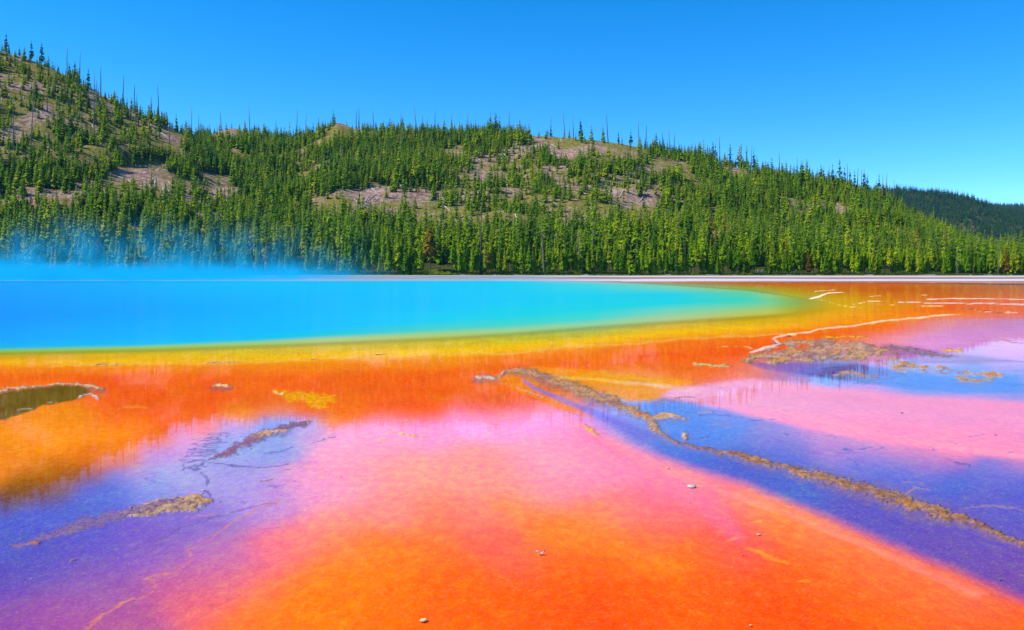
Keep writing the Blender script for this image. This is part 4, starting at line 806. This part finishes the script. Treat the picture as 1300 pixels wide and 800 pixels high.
for row, (d0, step) in enumerate([(263.5, 4.6), (267.5, 4.3), (272.0, 4.1)]):
    p = -70 + row * 1.7
    while p < 1375:
        p += step * FPX / 262 / 3.9 * rr.uniform(.62, 1.38) * (1 if row else 1.05)
        if row == 0 and (535 < p < 572 or 958 < p < 972): continue
        H = rr.choice([13.5, 12.5, 11.5, 10.5, 14.5, 9.5, 12.0, 8.0]) * rr.uniform(.9, 1.08) * (1 if row else .86)
        if p > 1050: H *= np.interp(p, [1050, 1300], [1, .82])
        vi = rr.randrange(10); ci = rr.choices([0, 1, 2], [.60, .36, .04] if row == 0 else [.78, .20, .02])[0]
        if n_p >= 297: break
        pine(p, d0 + rr.uniform(-1.5, 1.8), H, vi, ci, "%s %s pine, %s, %s, %s" % (SIZE(H), COLN[ci], {'full': 'crown to the ground', 'mid': 'short bare stem', 'high': 'long bare stem'}[NEAR[vi][0]], ['front rank', 'second rank', 'third rank'][row], zone(p)), "pines in the front ranks of the far shore", rr.uniform(.68, 1.0)); n_p += 1
pine(546, 266, 16.5, 3, 2, "tall ragged rust-brown pine with a bare lower trunk above the yellow-green bushes", "pines in the front ranks of the far shore", 1.1)
# tall live trees standing on the skyline at the right
def sky_tree(px, top, base, label):
    D = ridge_D(px); x = wx(px, D); zb = float(height(px, D)); H = (HOR - top) / FPX * D + CAM_H - zb
    o = bpy.data.objects.new("pine_tree", None); C.objects.link(o); o.location = (x, D, zb - .3); o.scale = (max(H, 5) * .8,) * 2 + (max(H, 5),); o.rotation_euler.z = random.random() * 6
    r = random.Random(int(px)); cv, cf = crown_arrays(r, 13, 6, .15, .15, 1, gap=.35, ragged=.4); tv, tf = pole_arrays(.013, .003, .95, 5, 3)
    for nm, m in (("crown", mesh_np("crown", cv, cf, [M_FAR])), ("trunk", mesh_np("trunk", tv, tf, [M_BURN]))): link(nm, m, o)
    tag(o, label, "pine tree", "old pines on the skyline")
for px_, top_, lb in [(8, 40, "old dark pine on the very top of the left hill"), (1017, 203, "leftmost of the tall dark pines on the descending right ridge"), (1028, 209, "dark pine just right of the leftmost tall one on the right ridge"), (1042, 207, "thin dark pine on the right ridge beside a bare snag"),
                      (1046, 210, "short dark pine on the right ridge under the thin one"), (1057, 207, "slim dark pine left of the tallest on the right ridge"), (1066, 200, "tallest dark pine on the descending right ridge"), (1072, 211, "small pine right of the tallest on the right ridge"), (1079, 213, "bushy-topped dark pine midway along the right ridge"),
                      (1085, 215, "narrow dark pine before the gap on the right ridge"), (1097, 214, "wide dark pine just left of the saddle on the right ridge"), (1101, 220, "smaller pine leaning against the wide one at the saddle"), (1116, 220, "dark pine at the foot of the right ridge skyline"), (1140, 232, "last bushy pine where the right ridge meets the far hill"),
                      (905, 178, "dark pine alone on the ridge right of the grey clearing"), (898, 182, "small dark pine left of the lone ridge pine"), (927, 180, "round-topped dark pine on the ridge slope"), (948, 184, "dark pine between two snags on the ridge slope"), (957, 188, "low dark pine where the ridge starts to drop"),
                      (785, 166, "dark pine above the grey clearing's right end"), (801, 163, "tall dark pine above the grey clearing"), (737, 150, "tall dark pine on the middle of the main ridge"), (40, 50, "dark pine near the top of the left hill skyline"), (53, 52, "bushy dark pine on the left hill skyline"), (88, 78, "small dark pine halfway up the left hill skyline"), (112, 85, "dark pine pair member on the left hill skyline")]:
    sky_tree(px_, top_, None, lb)

# --- dead trees
def snag_mesh(seed, stubs, r0=.022):
    r = random.Random(seed); V, Fc = pole_arrays(r0, r0 * .25, 1, 6, 5, .008, seed); V, Fc = [V], [Fc]; n = len(V[0])
    for k in range(stubs):
        zc = r.uniform(.3, .95); a = r.random() * 6.28; L = r.uniform(.03, .1) * (1.15 - zc); w = r0 * .22
        d = np.array([math.cos(a), math.sin(a), r.uniform(-.3, .5)]); s = np.array([-d[1], d[0], 0]) * w; u = np.array([0, 0, w]); p = np.array([0, 0, zc])
        q = np.array([p + s, p - s * .5 + u, p - s * .5 - u, p + d * L]); V.append(q); Fc.append(np.array([(0, 1, 3), (1, 2, 3), (2, 0, 3)]) + n); n += 4
    return np.vstack(V), np.vstack(Fc)
SNAG = [mesh_np("dead_tree", *snag_mesh(k, [14, 10, 22, 6][k % 4]), [M_SNAG if k % 2 else M_BURN], True) for k in range(8)]
def snag(px, top, base, label, group, fat=1.0, lean=0., mi=None, pale=False):
    D = ridge_D(px) if base is None else (hit(px, base) or 300)
    zb = float(height(px, D)); H = (HOR - top) / FPX * D + CAM_H - zb; H = max(H, 3.5)
    o = link("dead_tree", SNAG[(int(px) if mi is None else mi) % 8], loc=(wx(px, D), D, zb - .3)); w = min(H, 11) * fat * 1.6
    o.scale = (w, w, H + .3); o.rotation_euler = (random.gauss(0, .03), lean + random.gauss(0, .035), random.random() * .6); tag(o, label, "dead tree", group)
GS = "bare dead trees on the skyline"; GI = "bare dead trees standing on the slopes"
for px_, tp, lb in [(85, 60, "thin bare snag high on the left hill skyline"), (101, 65, "bare snag right of the highest one on the left hill"), (128, 84, "short bare snag midway down the left skyline"), (156, 96, "bare snag above the lower left skyline"), (170, 107, "tall bare snag on the lower left skyline"), (192, 122, "short snag left of the tallest on the lower left skyline"),
                    (202, 108, "tallest bare snag on the lower left hill skyline"), (243, 132, "thin snag in the dip right of the left hill"), (252, 146, "small snag in the dip before the yellow mound"), (281, 140, "bare snag just left of the yellow mound"), (317, 132, "thick bare snag just right of the yellow mound"), (350, 151, "small snag left of the wooded hump"),
                    (376, 139, "tall forked-looking snag left of the wooded hump"), (387, 144, "leaning snag beside the wooded hump"), (452, 140, "left one of two close snags on the hump's right side"), (456, 137, "right one of two close snags on the hump's right side"), (474, 140, "lone snag right of the hump"), (509, 143, "snag on the ridge between hump and tallest middle snag"),
                    (529, 134, "tallest bare snag on the middle of the ridge"), (537, 145, "short snag right of the tallest middle one"), (552, 140, "slightly bent snag on the middle ridge"), (573, 141, "dark snag on the middle ridge"), (593, 143, "thin pale snag on the middle ridge"), (623, 147, "stubby dark snag on the middle ridge"), (646, 141, "sharp snag at the centre of the ridge"),
                    (699, 146, "small snag left of the ridge's highest trees"), (717, 139, "tall snag among the ridge's highest trees"), (728, 150, "short snag right of the tall ridge one"), (772, 145, "thick lone snag above the grey clearing"), (811, 153, "bushy-stubbed snag right of the grey clearing"), (820, 158, "blunt snag right of the bushy-stubbed one"), (840, 167, "small snag in the ridge gap"),
                    (851, 163, "tall snag on the ridge past the clearing"), (856, 169, "short snag beside the tall one past the clearing"), (914, 173, "thin tall snag by the lone dark ridge pine"), (906, 184, "dark snag under the lone ridge pine"), (940, 181, "snag left of the round-topped ridge pine group"), (953, 183, "snag right of the round-topped ridge pine group"), (990, 193, "thin snag before the tall pines on the right ridge"),
                    (1012, 200, "thin snag beside the leftmost tall pine on the right ridge"), (1024, 206, "short snag between the first tall pines on the right ridge"), (1051, 209, "pale snag among the right ridge pines"), (1076, 207, "snag right of the tallest right ridge pine"), (1088, 213, "thin snag at the gap on the right ridge"), (1093, 214, "pole-like snag left of the wide ridge pine"),
                    (1121, 221, "left of two close snags at the right ridge foot"), (1125, 219, "right of two close snags at the right ridge foot"), (1135, 228, "last bare snag on the right ridge")]:
    snag(px_, tp, None, lb, GS, fat=.85)
for px_, tp, bs, lb, ft, ln in [(119, 92, 172, "very tall dark snag in the middle of the left hill", .9, .05), (123, 100, 132, "snag beside the very tall one on the left hill", .8, 0), (176, 119, 161, "dark snag on the left hill's lower slope", .8, 0), (39, 92, 185, "tall dark snag low on the left edge hill", .7, .02), (60, 117, 143, "short snag on the left hill near the bleached logs", .8, 0),
                                (215, 152, 182, "thin snag at the lower end of the left hill", .8, 0), (17, 120, 190, "dark leaning snag at the far left", .8, .03), (217, 268, 330, "tall pale snag below the overlook's right end", .8, .0), (433, 186, 215, "snag in the dense green slope below the hump", .8, 0), (509, 158, 190, "snag in the green slope left of centre", .7, 0),
                                (484, 180, 212, "dark snag on the slope above the grey rocks", .8, 0), (800, 178, 208, "snag at the right rim of the grey clearing", .7, 0), (906, 188, 212, "dark snag below the ridge, right of the clearing", .7, 0), (610, 262, 349, "tall purple-brown snag on the shore right of the bushes", .85, 0), (691, 285, 350, "leaning purple-brown snag on the middle shore", .8, -.09),
                                (735, 292, 336, "dead brown snag with stub twigs behind the shore", .8, 0), (752, 292, 345, "straight reddish snag on the middle shore", .85, 0), (1194, 305, 322, "small pale snag standing out of the right forest", .9, 0), (1110, 300, 345, "thin grey snag in the right forest", .7, 0), (1215, 315, 350, "pale forked snag at the edge of the right flats", .5, 0), (1267, 312, 350, "pale snag near the right end of the shore", .45, 0),
                                (1125, 222, 252, "dark snag running down from the right ridge foot", .8, 0), (870, 300, 340, "grey snag hidden in the shore forest past the middle", .7, 0), (330, 300, 345, "pale snag in the steam right of the overlook", .7, 0), (386, 262, 300, "dark snag left of the grey rocks", .7, 0), (650, 258, 290, "snag on the sparse slope above the leaning one", .7, 0)]:
    snag(px_, tp, bs, lb, GI, fat=ft, lean=ln)

# --- fallen logs on the thinly wooded slopes
def log_mesh(seed, mt):
    V, Fc = snag_mesh(seed, 5, .028); V = V[:, [2, 1, 0]]; V[:, 0] -= .5; return mesh_np("fallen_log", V, Fc[:, ::-1], [mt], True)
LOGS = [log_mesh(40 + k, M_LOG if k < 5 else M_LOGD) for k in range(7)]
for k in range(22):
    p = [470, 505, 590, 628, 660, 742, 760, 778, 812, 846, 872, 905, 931, 1002, 1038, 1066, 1102, 1151, 1177, 1232, 1254, 1283][k]; D = 256 + (k * 7 % 5); L = 1.6 + (k * 5 % 7) * .5
    o = link('fallen_log', LOGS[k % 5], loc=(wx(p, D), D, float(flats(D)) + .12)); o.scale = (L, min(L, 2.5) * 1.6, min(L, 2.5) * 1.6); o.rotation_euler = (0, 0, (k * 1.7) % 3.1)
    tag(o, '%s pale log lying on the far sinter bank, %s' % ('small' if L < 3 else 'larger', zone(p)), 'fallen log', 'logs on the far sinter bank')
AREAS = [((0, 220), (75, 185), 46, "on the open left hill", "left hill"), ((150, 330), (228, 300), 30, "on the scree below the overlook", "overlook slope"), ((400, 580), (238, 282), 26, "among the grey rocks left of centre", "grey rocks"), ((590, 860), (195, 290), 60, "on the sparse slope under the clearing", "sparse slope"), ((690, 800), (172, 200), 10, "in the grey clearing near the ridge", "clearing"), ((990, 1070), (255, 275), 6, "in the opening on the right slope", "opening")]
rl = random.Random(11); KN = ["white bleached", "dark brown"]
for (xa, xb), (ya, yb), n, where, g in AREAS:
    c = 0; tries = 0
    while c < n and tries < 900:
        tries += 1; p, q = rl.uniform(xa, xb), rl.uniform(ya, yb)
        if density(np.array([p]), np.array([q]))[0] > .62: continue
        D = hit(p, q)
        if D is None or D > 620: continue
        L = rl.uniform(4, 10.5) * rl.choice([.6, 1, 1]); a = rl.gauss(-1.15, .45) if rl.random() < .7 else rl.uniform(-3, 3); xx = wx(p, D)
        dx, dy = math.cos(a) * L / 2, math.sin(a) * L / 2
        z0, z1 = ground_z(xx - dx, D - dy), ground_z(xx + dx, D + dy)
        k = rl.choices(range(7), [4, 4, 4, 4, 4, 1.5, 1.5])[0]
        o = link("fallen_log", LOGS[k], loc=(xx, D, (z0 + z1) / 2 + .25)); d = Vector((2 * dx, 2 * dy, z1 - z0)); o.rotation_euler = d.to_track_quat('X', 'Z').to_euler(); o.scale = (L, min(L, 7) * 1.25, min(L, 7) * 1.25)
        tag(o, "%s %s log %s, %s %s %s" % ("long" if L > 8 else "middling" if L > 5.5 else "short", ["bleached", "brown"][k >= 5], "laid across" if abs(math.cos(a)) > .6 else "laid downhill", "high" if q < ya + (yb - ya) * .34 else "midway" if q < ya + (yb - ya) * .67 else "low", "at the left" if p < xa + (xb - xa) * .34 else "centrally" if p < xa + (xb - xa) * .67 else "at the right", where), "fallen log", "fallen logs " + where); c += 1

# ------------------------------------------------------------------ loose crumbs, stones, driftwood
def rock_template(seed, sub=1):
    bm = bmesh.new(); bmesh.ops.create_icosphere(bm, subdivisions=sub, radius=1); r = random.Random(seed)
    for v in bm.verts: v.co *= r.uniform(.72, 1.2); v.co.z *= .62
    V = np.array([v.co[:] for v in bm.verts]); Fc = np.array([[v.index for v in f.verts] for f in bm.faces]); bm.free(); return V, Fc
RT = [rock_template(k) for k in range(6)]
def crumbs(name, pts, mt, label):
    V, Fc, n = [], [], 0
    for i, (x, y, z_, s) in enumerate(pts):
        v, f = RT[i % 6]; a = random.random() * 6.28; c_, s_ = math.cos(a), math.sin(a); q = v * s * np.array([random.uniform(.7, 1.4), random.uniform(.7, 1.2), 1])
        q = np.stack([q[:, 0] * c_ - q[:, 1] * s_ + x, q[:, 0] * s_ + q[:, 1] * c_ + y, q[:, 2] + z_ + s * .15], 1); V.append(q); Fc.append(f + n); n += len(v)
    o = link(name, mesh_np(name, np.vstack(V), np.vstack(Fc), [mt])); tag(o, label, "gravel", kind='stuff'); return o
zi = z
def bed_z(px, py):
    i = int(np.clip(np.searchsorted(pys, py), 0, len(pys) - 1)); j = int(np.clip(np.searchsorted(pxs, px), 0, len(pxs) - 1)); return zi[i, j], grav[i, j]
def bank_points(box, n, pw=1.0, thr=.45, smin=.5, smax=1.5):
    out = []; t = 0; rb = random.Random(int(box[0] * 7 + n))
    while len(out) < n and t < n * 60:
        t += 1; px, py = rb.uniform(box[0], box[1]), rb.uniform(box[2], box[3]); z_, g = bed_z(px, py)
        if g < thr or z_ < -.004: continue
        D = CAM_H * FPX / (py - HOR); D = D * (1 - max(z_, 0) / CAM_H); s = D / FPX * rb.uniform(smin, smax) * .3
        out.append((wx(px, D), D, z_, s))
    return out
for box, n, mt, lb in [((600, 845, 462, 560), 2600, M_STONE, "tan and pink sinter crumbs covering the spit in the middle"), ((840, 1300, 558, 700), 3600, M_STONEV, "brown wet sinter crumbs along the long bank at the right"), ((850, 1290, 560, 690), 260, M_STONEP, "pale crumbs glinting on the long bank at the right"),
                       ((820, 930, 515, 562), 420, M_STONE, "orange crumbs on the islets beside the spit"), ((935, 1290, 427, 486), 2000, M_STONE, "tan crumbs covering the delta at the upper right"), ((935, 1150, 427, 465), 700, M_STONEV, "dark crumbs strewn over the delta"),
                       ((145, 275, 622, 660), 1300, M_STONEP, "white glinting crumbs on the small bank at the left"), ((60, 260, 630, 680), 300, M_STONEV, "brown crumbs around the small left bank"), ((270, 402, 528, 582), 420, M_STONE, "pinkish crumbs on the purple bank at the left"),
                       ((0, 135, 484, 530), 420, M_STONEP, "pale crust crumbs round the olive pond"), ((600, 628, 473, 487), 130, M_STONEP, "pale crumbs on the tiny islet left of the spit"), ((264, 292, 486, 496), 60, M_STONEP, "pale crumbs on the little white knob")]:
    p = bank_points(box, n, smax=1.35 if n > 1000 else 1.5)
    if p: crumbs("sinter_crumbs", p, mt, lb)
# individual stones and sticks lying in the film
def stone(px, py, wpx_, mt, label, group="single stones on the mats", flat=1.0):
    D = CAM_H * FPX / (py - HOR); s = wpx_ / 2 * D / FPX; V, Fc = rock_template(int(px), 2)
    o = link("stone", mesh_np("stone", V * np.array([1, .8, .55 * flat]), Fc, [mt], False), loc=(wx(px, D), D, s * .12 - .005)); o.scale = (s,) * 3; tag(o, label, "stone", group)
M_STY = m_simple("yellow_stained_stone", (.5, .3, .05), (.7, .62, .35), 2)
M_STO = m_simple("pale_wet_stone", (.35, .28, .22), (.6, .56, .5), 3)
stone(878, 617.5, 11, M_STO, "white stone alone on the pink mat right of centre"); stone(538, 787, 10, M_STY, "yellow-white stone at the bottom edge left of centre"); stone(963, 678, 5, M_STO, "small white pebble on the pink streak at the right")
stone(953, 793, 4, M_STY, "tiny yellow pebble at the bottom right of centre"); stone(1001, 427, 7, M_LOGD, "black boulder at the top corner of the delta"); stone(983, 436, 6, M_LOGD, "dark boulder on the pale edge of the delta")
stone(848, 594, 4, M_STY, "small tan pebble on the pink strip beside the blue channel"); stone(258, 622, 5, M_STO, "white stone at the upper tip of the small left bank"); stone(943, 704, 3, M_LOGD, "tiny dark pebble near the orange streak"); stone(318, 569, 4, M_STO, "bright white pebble at the edge of the purple bank")
stone(1270, 735, 4, M_LOGD, "small black pebble in the purple channel at the far right"); stone(1145, 524, 3.5, M_LOGD, "small dark pebble alone on the right pink mat"); stone(1264, 552, 3.5, M_LOGD, "small dark pebble near the right edge of the pink mat")
def driftwood(px, py, wpx_, label, seed=1, mt=M_LOGD):
    D = CAM_H * FPX / (py - HOR); L = wpx_ * D / FPX; V, Fc = snag_mesh(seed + 60, 8, .05); V = V[:, [2, 1, 0]]; V[:, 0] -= .5; V[:, 2] += .06 * np.sin(V[:, 0] * 5)
    o = link("driftwood", mesh_np("driftwood", V, Fc[:, ::-1], [mt], True), loc=(wx(px, D), D, .04 * L + .0)); o.scale = (L, L, L); o.rotation_euler.z = random.uniform(-.4, .4); tag(o, label, "driftwood", "driftwood along the orange rim")
driftwood(484, 450.5, 14, "thick dark driftwood stick on the yellow rim at mid left", 1); driftwood(399, 456.5, 9, "dark stick on the yellow rim left of the thick one", 2); driftwood(325, 461, 4, "tiny dark stick on the orange rim", 3); driftwood(272, 461, 16, "dark stick at the rim above the orange shallows", 4)
driftwood(128, 463, 14, "dark stick on the rim above the olive pond", 5); driftwood(150, 462.5, 9, "small dark stick right of the one above the pond", 6); driftwood(455, 453.5, 4, "tiny stick left of the thick driftwood", 7); driftwood(738, 443, 8, "thin dark stick on the yellow rim at centre", 8)
driftwood(105, 473, 5, "short stick in the orange band at the left", 9)
# the little curled flake with a dark twig in the foreground
D = CAM_H * FPX / (703 - HOR); fl = bpy.data.objects.new("bark_flake", None); C.objects.link(fl); fl.location = (wx(685.5, D), D, .004)
Vf = []; nn = 7
for i in range(nn):
    for j in range(4):
        u, v = i / (nn - 1) - .5, j / 3 - .5; Vf.append((u * .07, v * .03 * (1 - (2 * u) ** 2 * .6), .012 * math.cos(u * 6 + 2.2) + .012 - v * v * .02))
Ff = grid_faces(nn, 4); fo = link("flake", mesh_np("flake", Vf, Ff, [M_STO], True), fl); sm = fo.modifiers.new("thick", 'SOLIDIFY'); sm.thickness = .003
tv, tf = pole_arrays(.006, .002, .035, 6, 4, .004, 5); link("twig", mesh_np("twig", tv, tf, [M_LOGD], True), fl, (.03, .0, .006)).rotation_euler = (0, .5, 0)
tag(fl, "curled pale flake with a dark twig lying on the orange mat in front", "bark flake")

# ------------------------------------------------------------------ shore grass and bushes
def tufts(name, pts, mt, label, blades=6):
    V, Fc, n = [], [], 0
    for x, y, z_, h in pts:
        for b in range(blades):
            a = random.random() * 6.28; r_ = random.random() * h * .6; bx, by = x + math.cos(a) * r_, y + math.sin(a) * r_; hh = h * random.uniform(.5, 1.1); w = h * .13; la = random.random() * 6.28; ln = h * .35
            V += [(bx - w, by, z_ - .05), (bx + w, by, z_ - .05), (bx + math.cos(la) * ln, by + math.sin(la) * ln, z_ + hh)]; Fc.append((n, n + 1, n + 2)); n += 3
    o = link(name, mesh_np(name, V, Fc, [mt])); tag(o, label, "grass", kind='stuff'); return o
M_GRASS = m_needles("shore_grass", (.09, .11, .01), (.20, .23, .015), (.34, .32, .06), .2)
gp = []
for k in range(5200):
    p = random.uniform(-80, 1380); D = 262 + abs(random.gauss(0, 1)) * 3.5 - 1.5 - (3.5 * random.random() if vnoise(np.array([p / 30]), np.array([1.0]), 8)[0] > .55 else 0)
    if p > 450 or random.random() < .5: gp.append((wx(p, D), D, float(flats(D)) if D < 262 else float(height(p, D)), random.uniform(.25, .75)))
tufts("grass", gp, M_GRASS, "yellow-green grass fringe at the foot of the forest")
M_BUSH = m_needles("bush_leaves", (.14, .20, .01), (.30, .36, .015), (.48, .48, .05), .3)
def bush(px, D, w, h, label):
    z_ = float(flats(D)) if D < 262 else float(height(px, D)); r = random.Random(int(px)); V, Fc, n = [], [], 0
    o = bpy.data.objects.new("bush", None); C.objects.link(o); o.location = (wx(px, D), D, z_)
    lobes = [(r.uniform(-.38, .38) * w, r.uniform(-.3, .3) * w, r.uniform(.25, .6) * h, r.uniform(.25, .42) * min(w, h * 1.6)) for _ in range(7)]
    for k in range(650):
        lx, ly, lz, lr = lobes[k % 7]; d = Vector((r.gauss(0, 1), r.gauss(0, 1), r.gauss(0, 1))).normalized() * lr * r.uniform(.6, 1.1); c = Vector((lx, ly, max(.05, lz + d.z * .8))) + Vector((d.x, d.y, 0))
        for q in range(3): V.append(tuple(c + Vector((r.uniform(-1, 1), r.uniform(-1, 1), r.uniform(-1, 1))) * .16))
        Fc.append((n, n + 1, n + 2)); n += 3
    link("leaves", mesh_np("leaves", V, Fc, [M_BUSH]), o); sv, sf = pole_arrays(.05, .02, h * .6, 5, 2); link("stem", mesh_np("stem", sv, sf, [M_BARK]), o); tag(o, label, "bush", "bushes at the foot of the forest")
for a in [(541, 262.5, 3.6, 2.2, "rounded bright bush at the left below the ragged rusty pine"), (555, 262, 5.4, 2.0, "widest yellow-green bush on the far shore"), (566, 261, 3.2, 1.4, "low bush at the right end of the shore thicket"), (735, 263, 3.0, 1.6, "small bright bush by the dead brown snag"), (808, 264, 2.8, 1.7, "small bush under the pines right of the middle"), (708, 262.5, 2.5, 1.3, "tiny bright bush right of the leaning snag"),
          (948, 260, 4.2, 1.0, "flat yellow bush left of the two hikers"), (285, 262, 7, 2.2, "pale green bush dimmed by the steam"), (262, 263, 4, 1.8, "small pale bush left of the dimmed one in the steam"), (880, 262.5, 3, .9, "low tan bush in front of the middle pines")]: bush(*a)

# ------------------------------------------------------------------ steam and air
def m_steam(col_, dens, sc, lo, hi, ztop, x0, x1):
    m = mat("steam"); t = NT(m); tc = t.n("ShaderNodeTexCoord").outputs["Object"]; sp = t.n("ShaderNodeSeparateXYZ"); t.l(tc, sp.inputs[0])
    n = t.noise(sc, 3, .6, sc=(1, .8, .8)); d = t.ramp(n, [(lo, 0.0), (hi, 1.0)])
    zf = t.math('SUBTRACT', 1.0, t.math('DIVIDE', sp.outputs[2], ztop), clamp=True); zf = t.math('POWER', zf, 2.0)
    xf = t.n("ShaderNodeMapRange"); xf.interpolation_type = 'SMOOTHSTEP'; t.l(sp.outputs[0], xf.inputs[0]); xf.inputs[1].default_value = x0; xf.inputs[2].default_value = x1; xf.inputs[3].default_value = 1; xf.inputs[4].default_value = 0
    lowlayer = t.math('POWER', t.math('SUBTRACT', 1.0, t.math('DIVIDE', sp.outputs[2], ztop * .34), clamp=True), 2.5)
    dd = t.math('MULTIPLY', t.math('ADD', t.math('MULTIPLY', d, zf), t.math('MULTIPLY', lowlayer, t.math('MULTIPLY', t.math('POWER', n, 2.0), 4.0))), t.math('MULTIPLY', xf.outputs[0], dens))
    v = t.n("ShaderNodeVolumePrincipled"); v.inputs["Color"].default_value = (*col_, 1); t.l(dd, v.inputs["Density"]); v.inputs["Anisotropy"].default_value = .2
    t.l(v.outputs[0], t.out.inputs["Volume"]); return m
def box(name, a, b, mt):
    V = [(x, y, z_) for x in (a[0], b[0]) for y in (a[1], b[1]) for z_ in (a[2], b[2])]
    Fc = [(0, 1, 3, 2), (4, 6, 7, 5), (0, 4, 5, 1), (2, 3, 7, 6), (0, 2, 6, 4), (1, 5, 7, 3)]
    return link(name, mesh_np(name, V, Fc, [mt]))
st = box("steam", (-230, 165, .35), (-25, 259, 24), m_steam((.015, .62, .95), .10, .16, .52, .68, 18., -95, -30)); tag(st, "blue steam drifting off the left end of the hot pool", "steam", kind='stuff')
hz = mat("air"); t = NT(hz); v = t.n("ShaderNodeVolumePrincipled"); v.inputs["Color"].default_value = (.25, .62, 1.0, 1); v.inputs["Density"].default_value = .00004; t.l(v.outputs[0], t.out.inputs["Volume"])
hb = box("haze", (-3000, -150, -1.8), (3000, 2900, 330), hz); tag(hb, "thin blue air over the whole valley", "haze", kind='stuff')
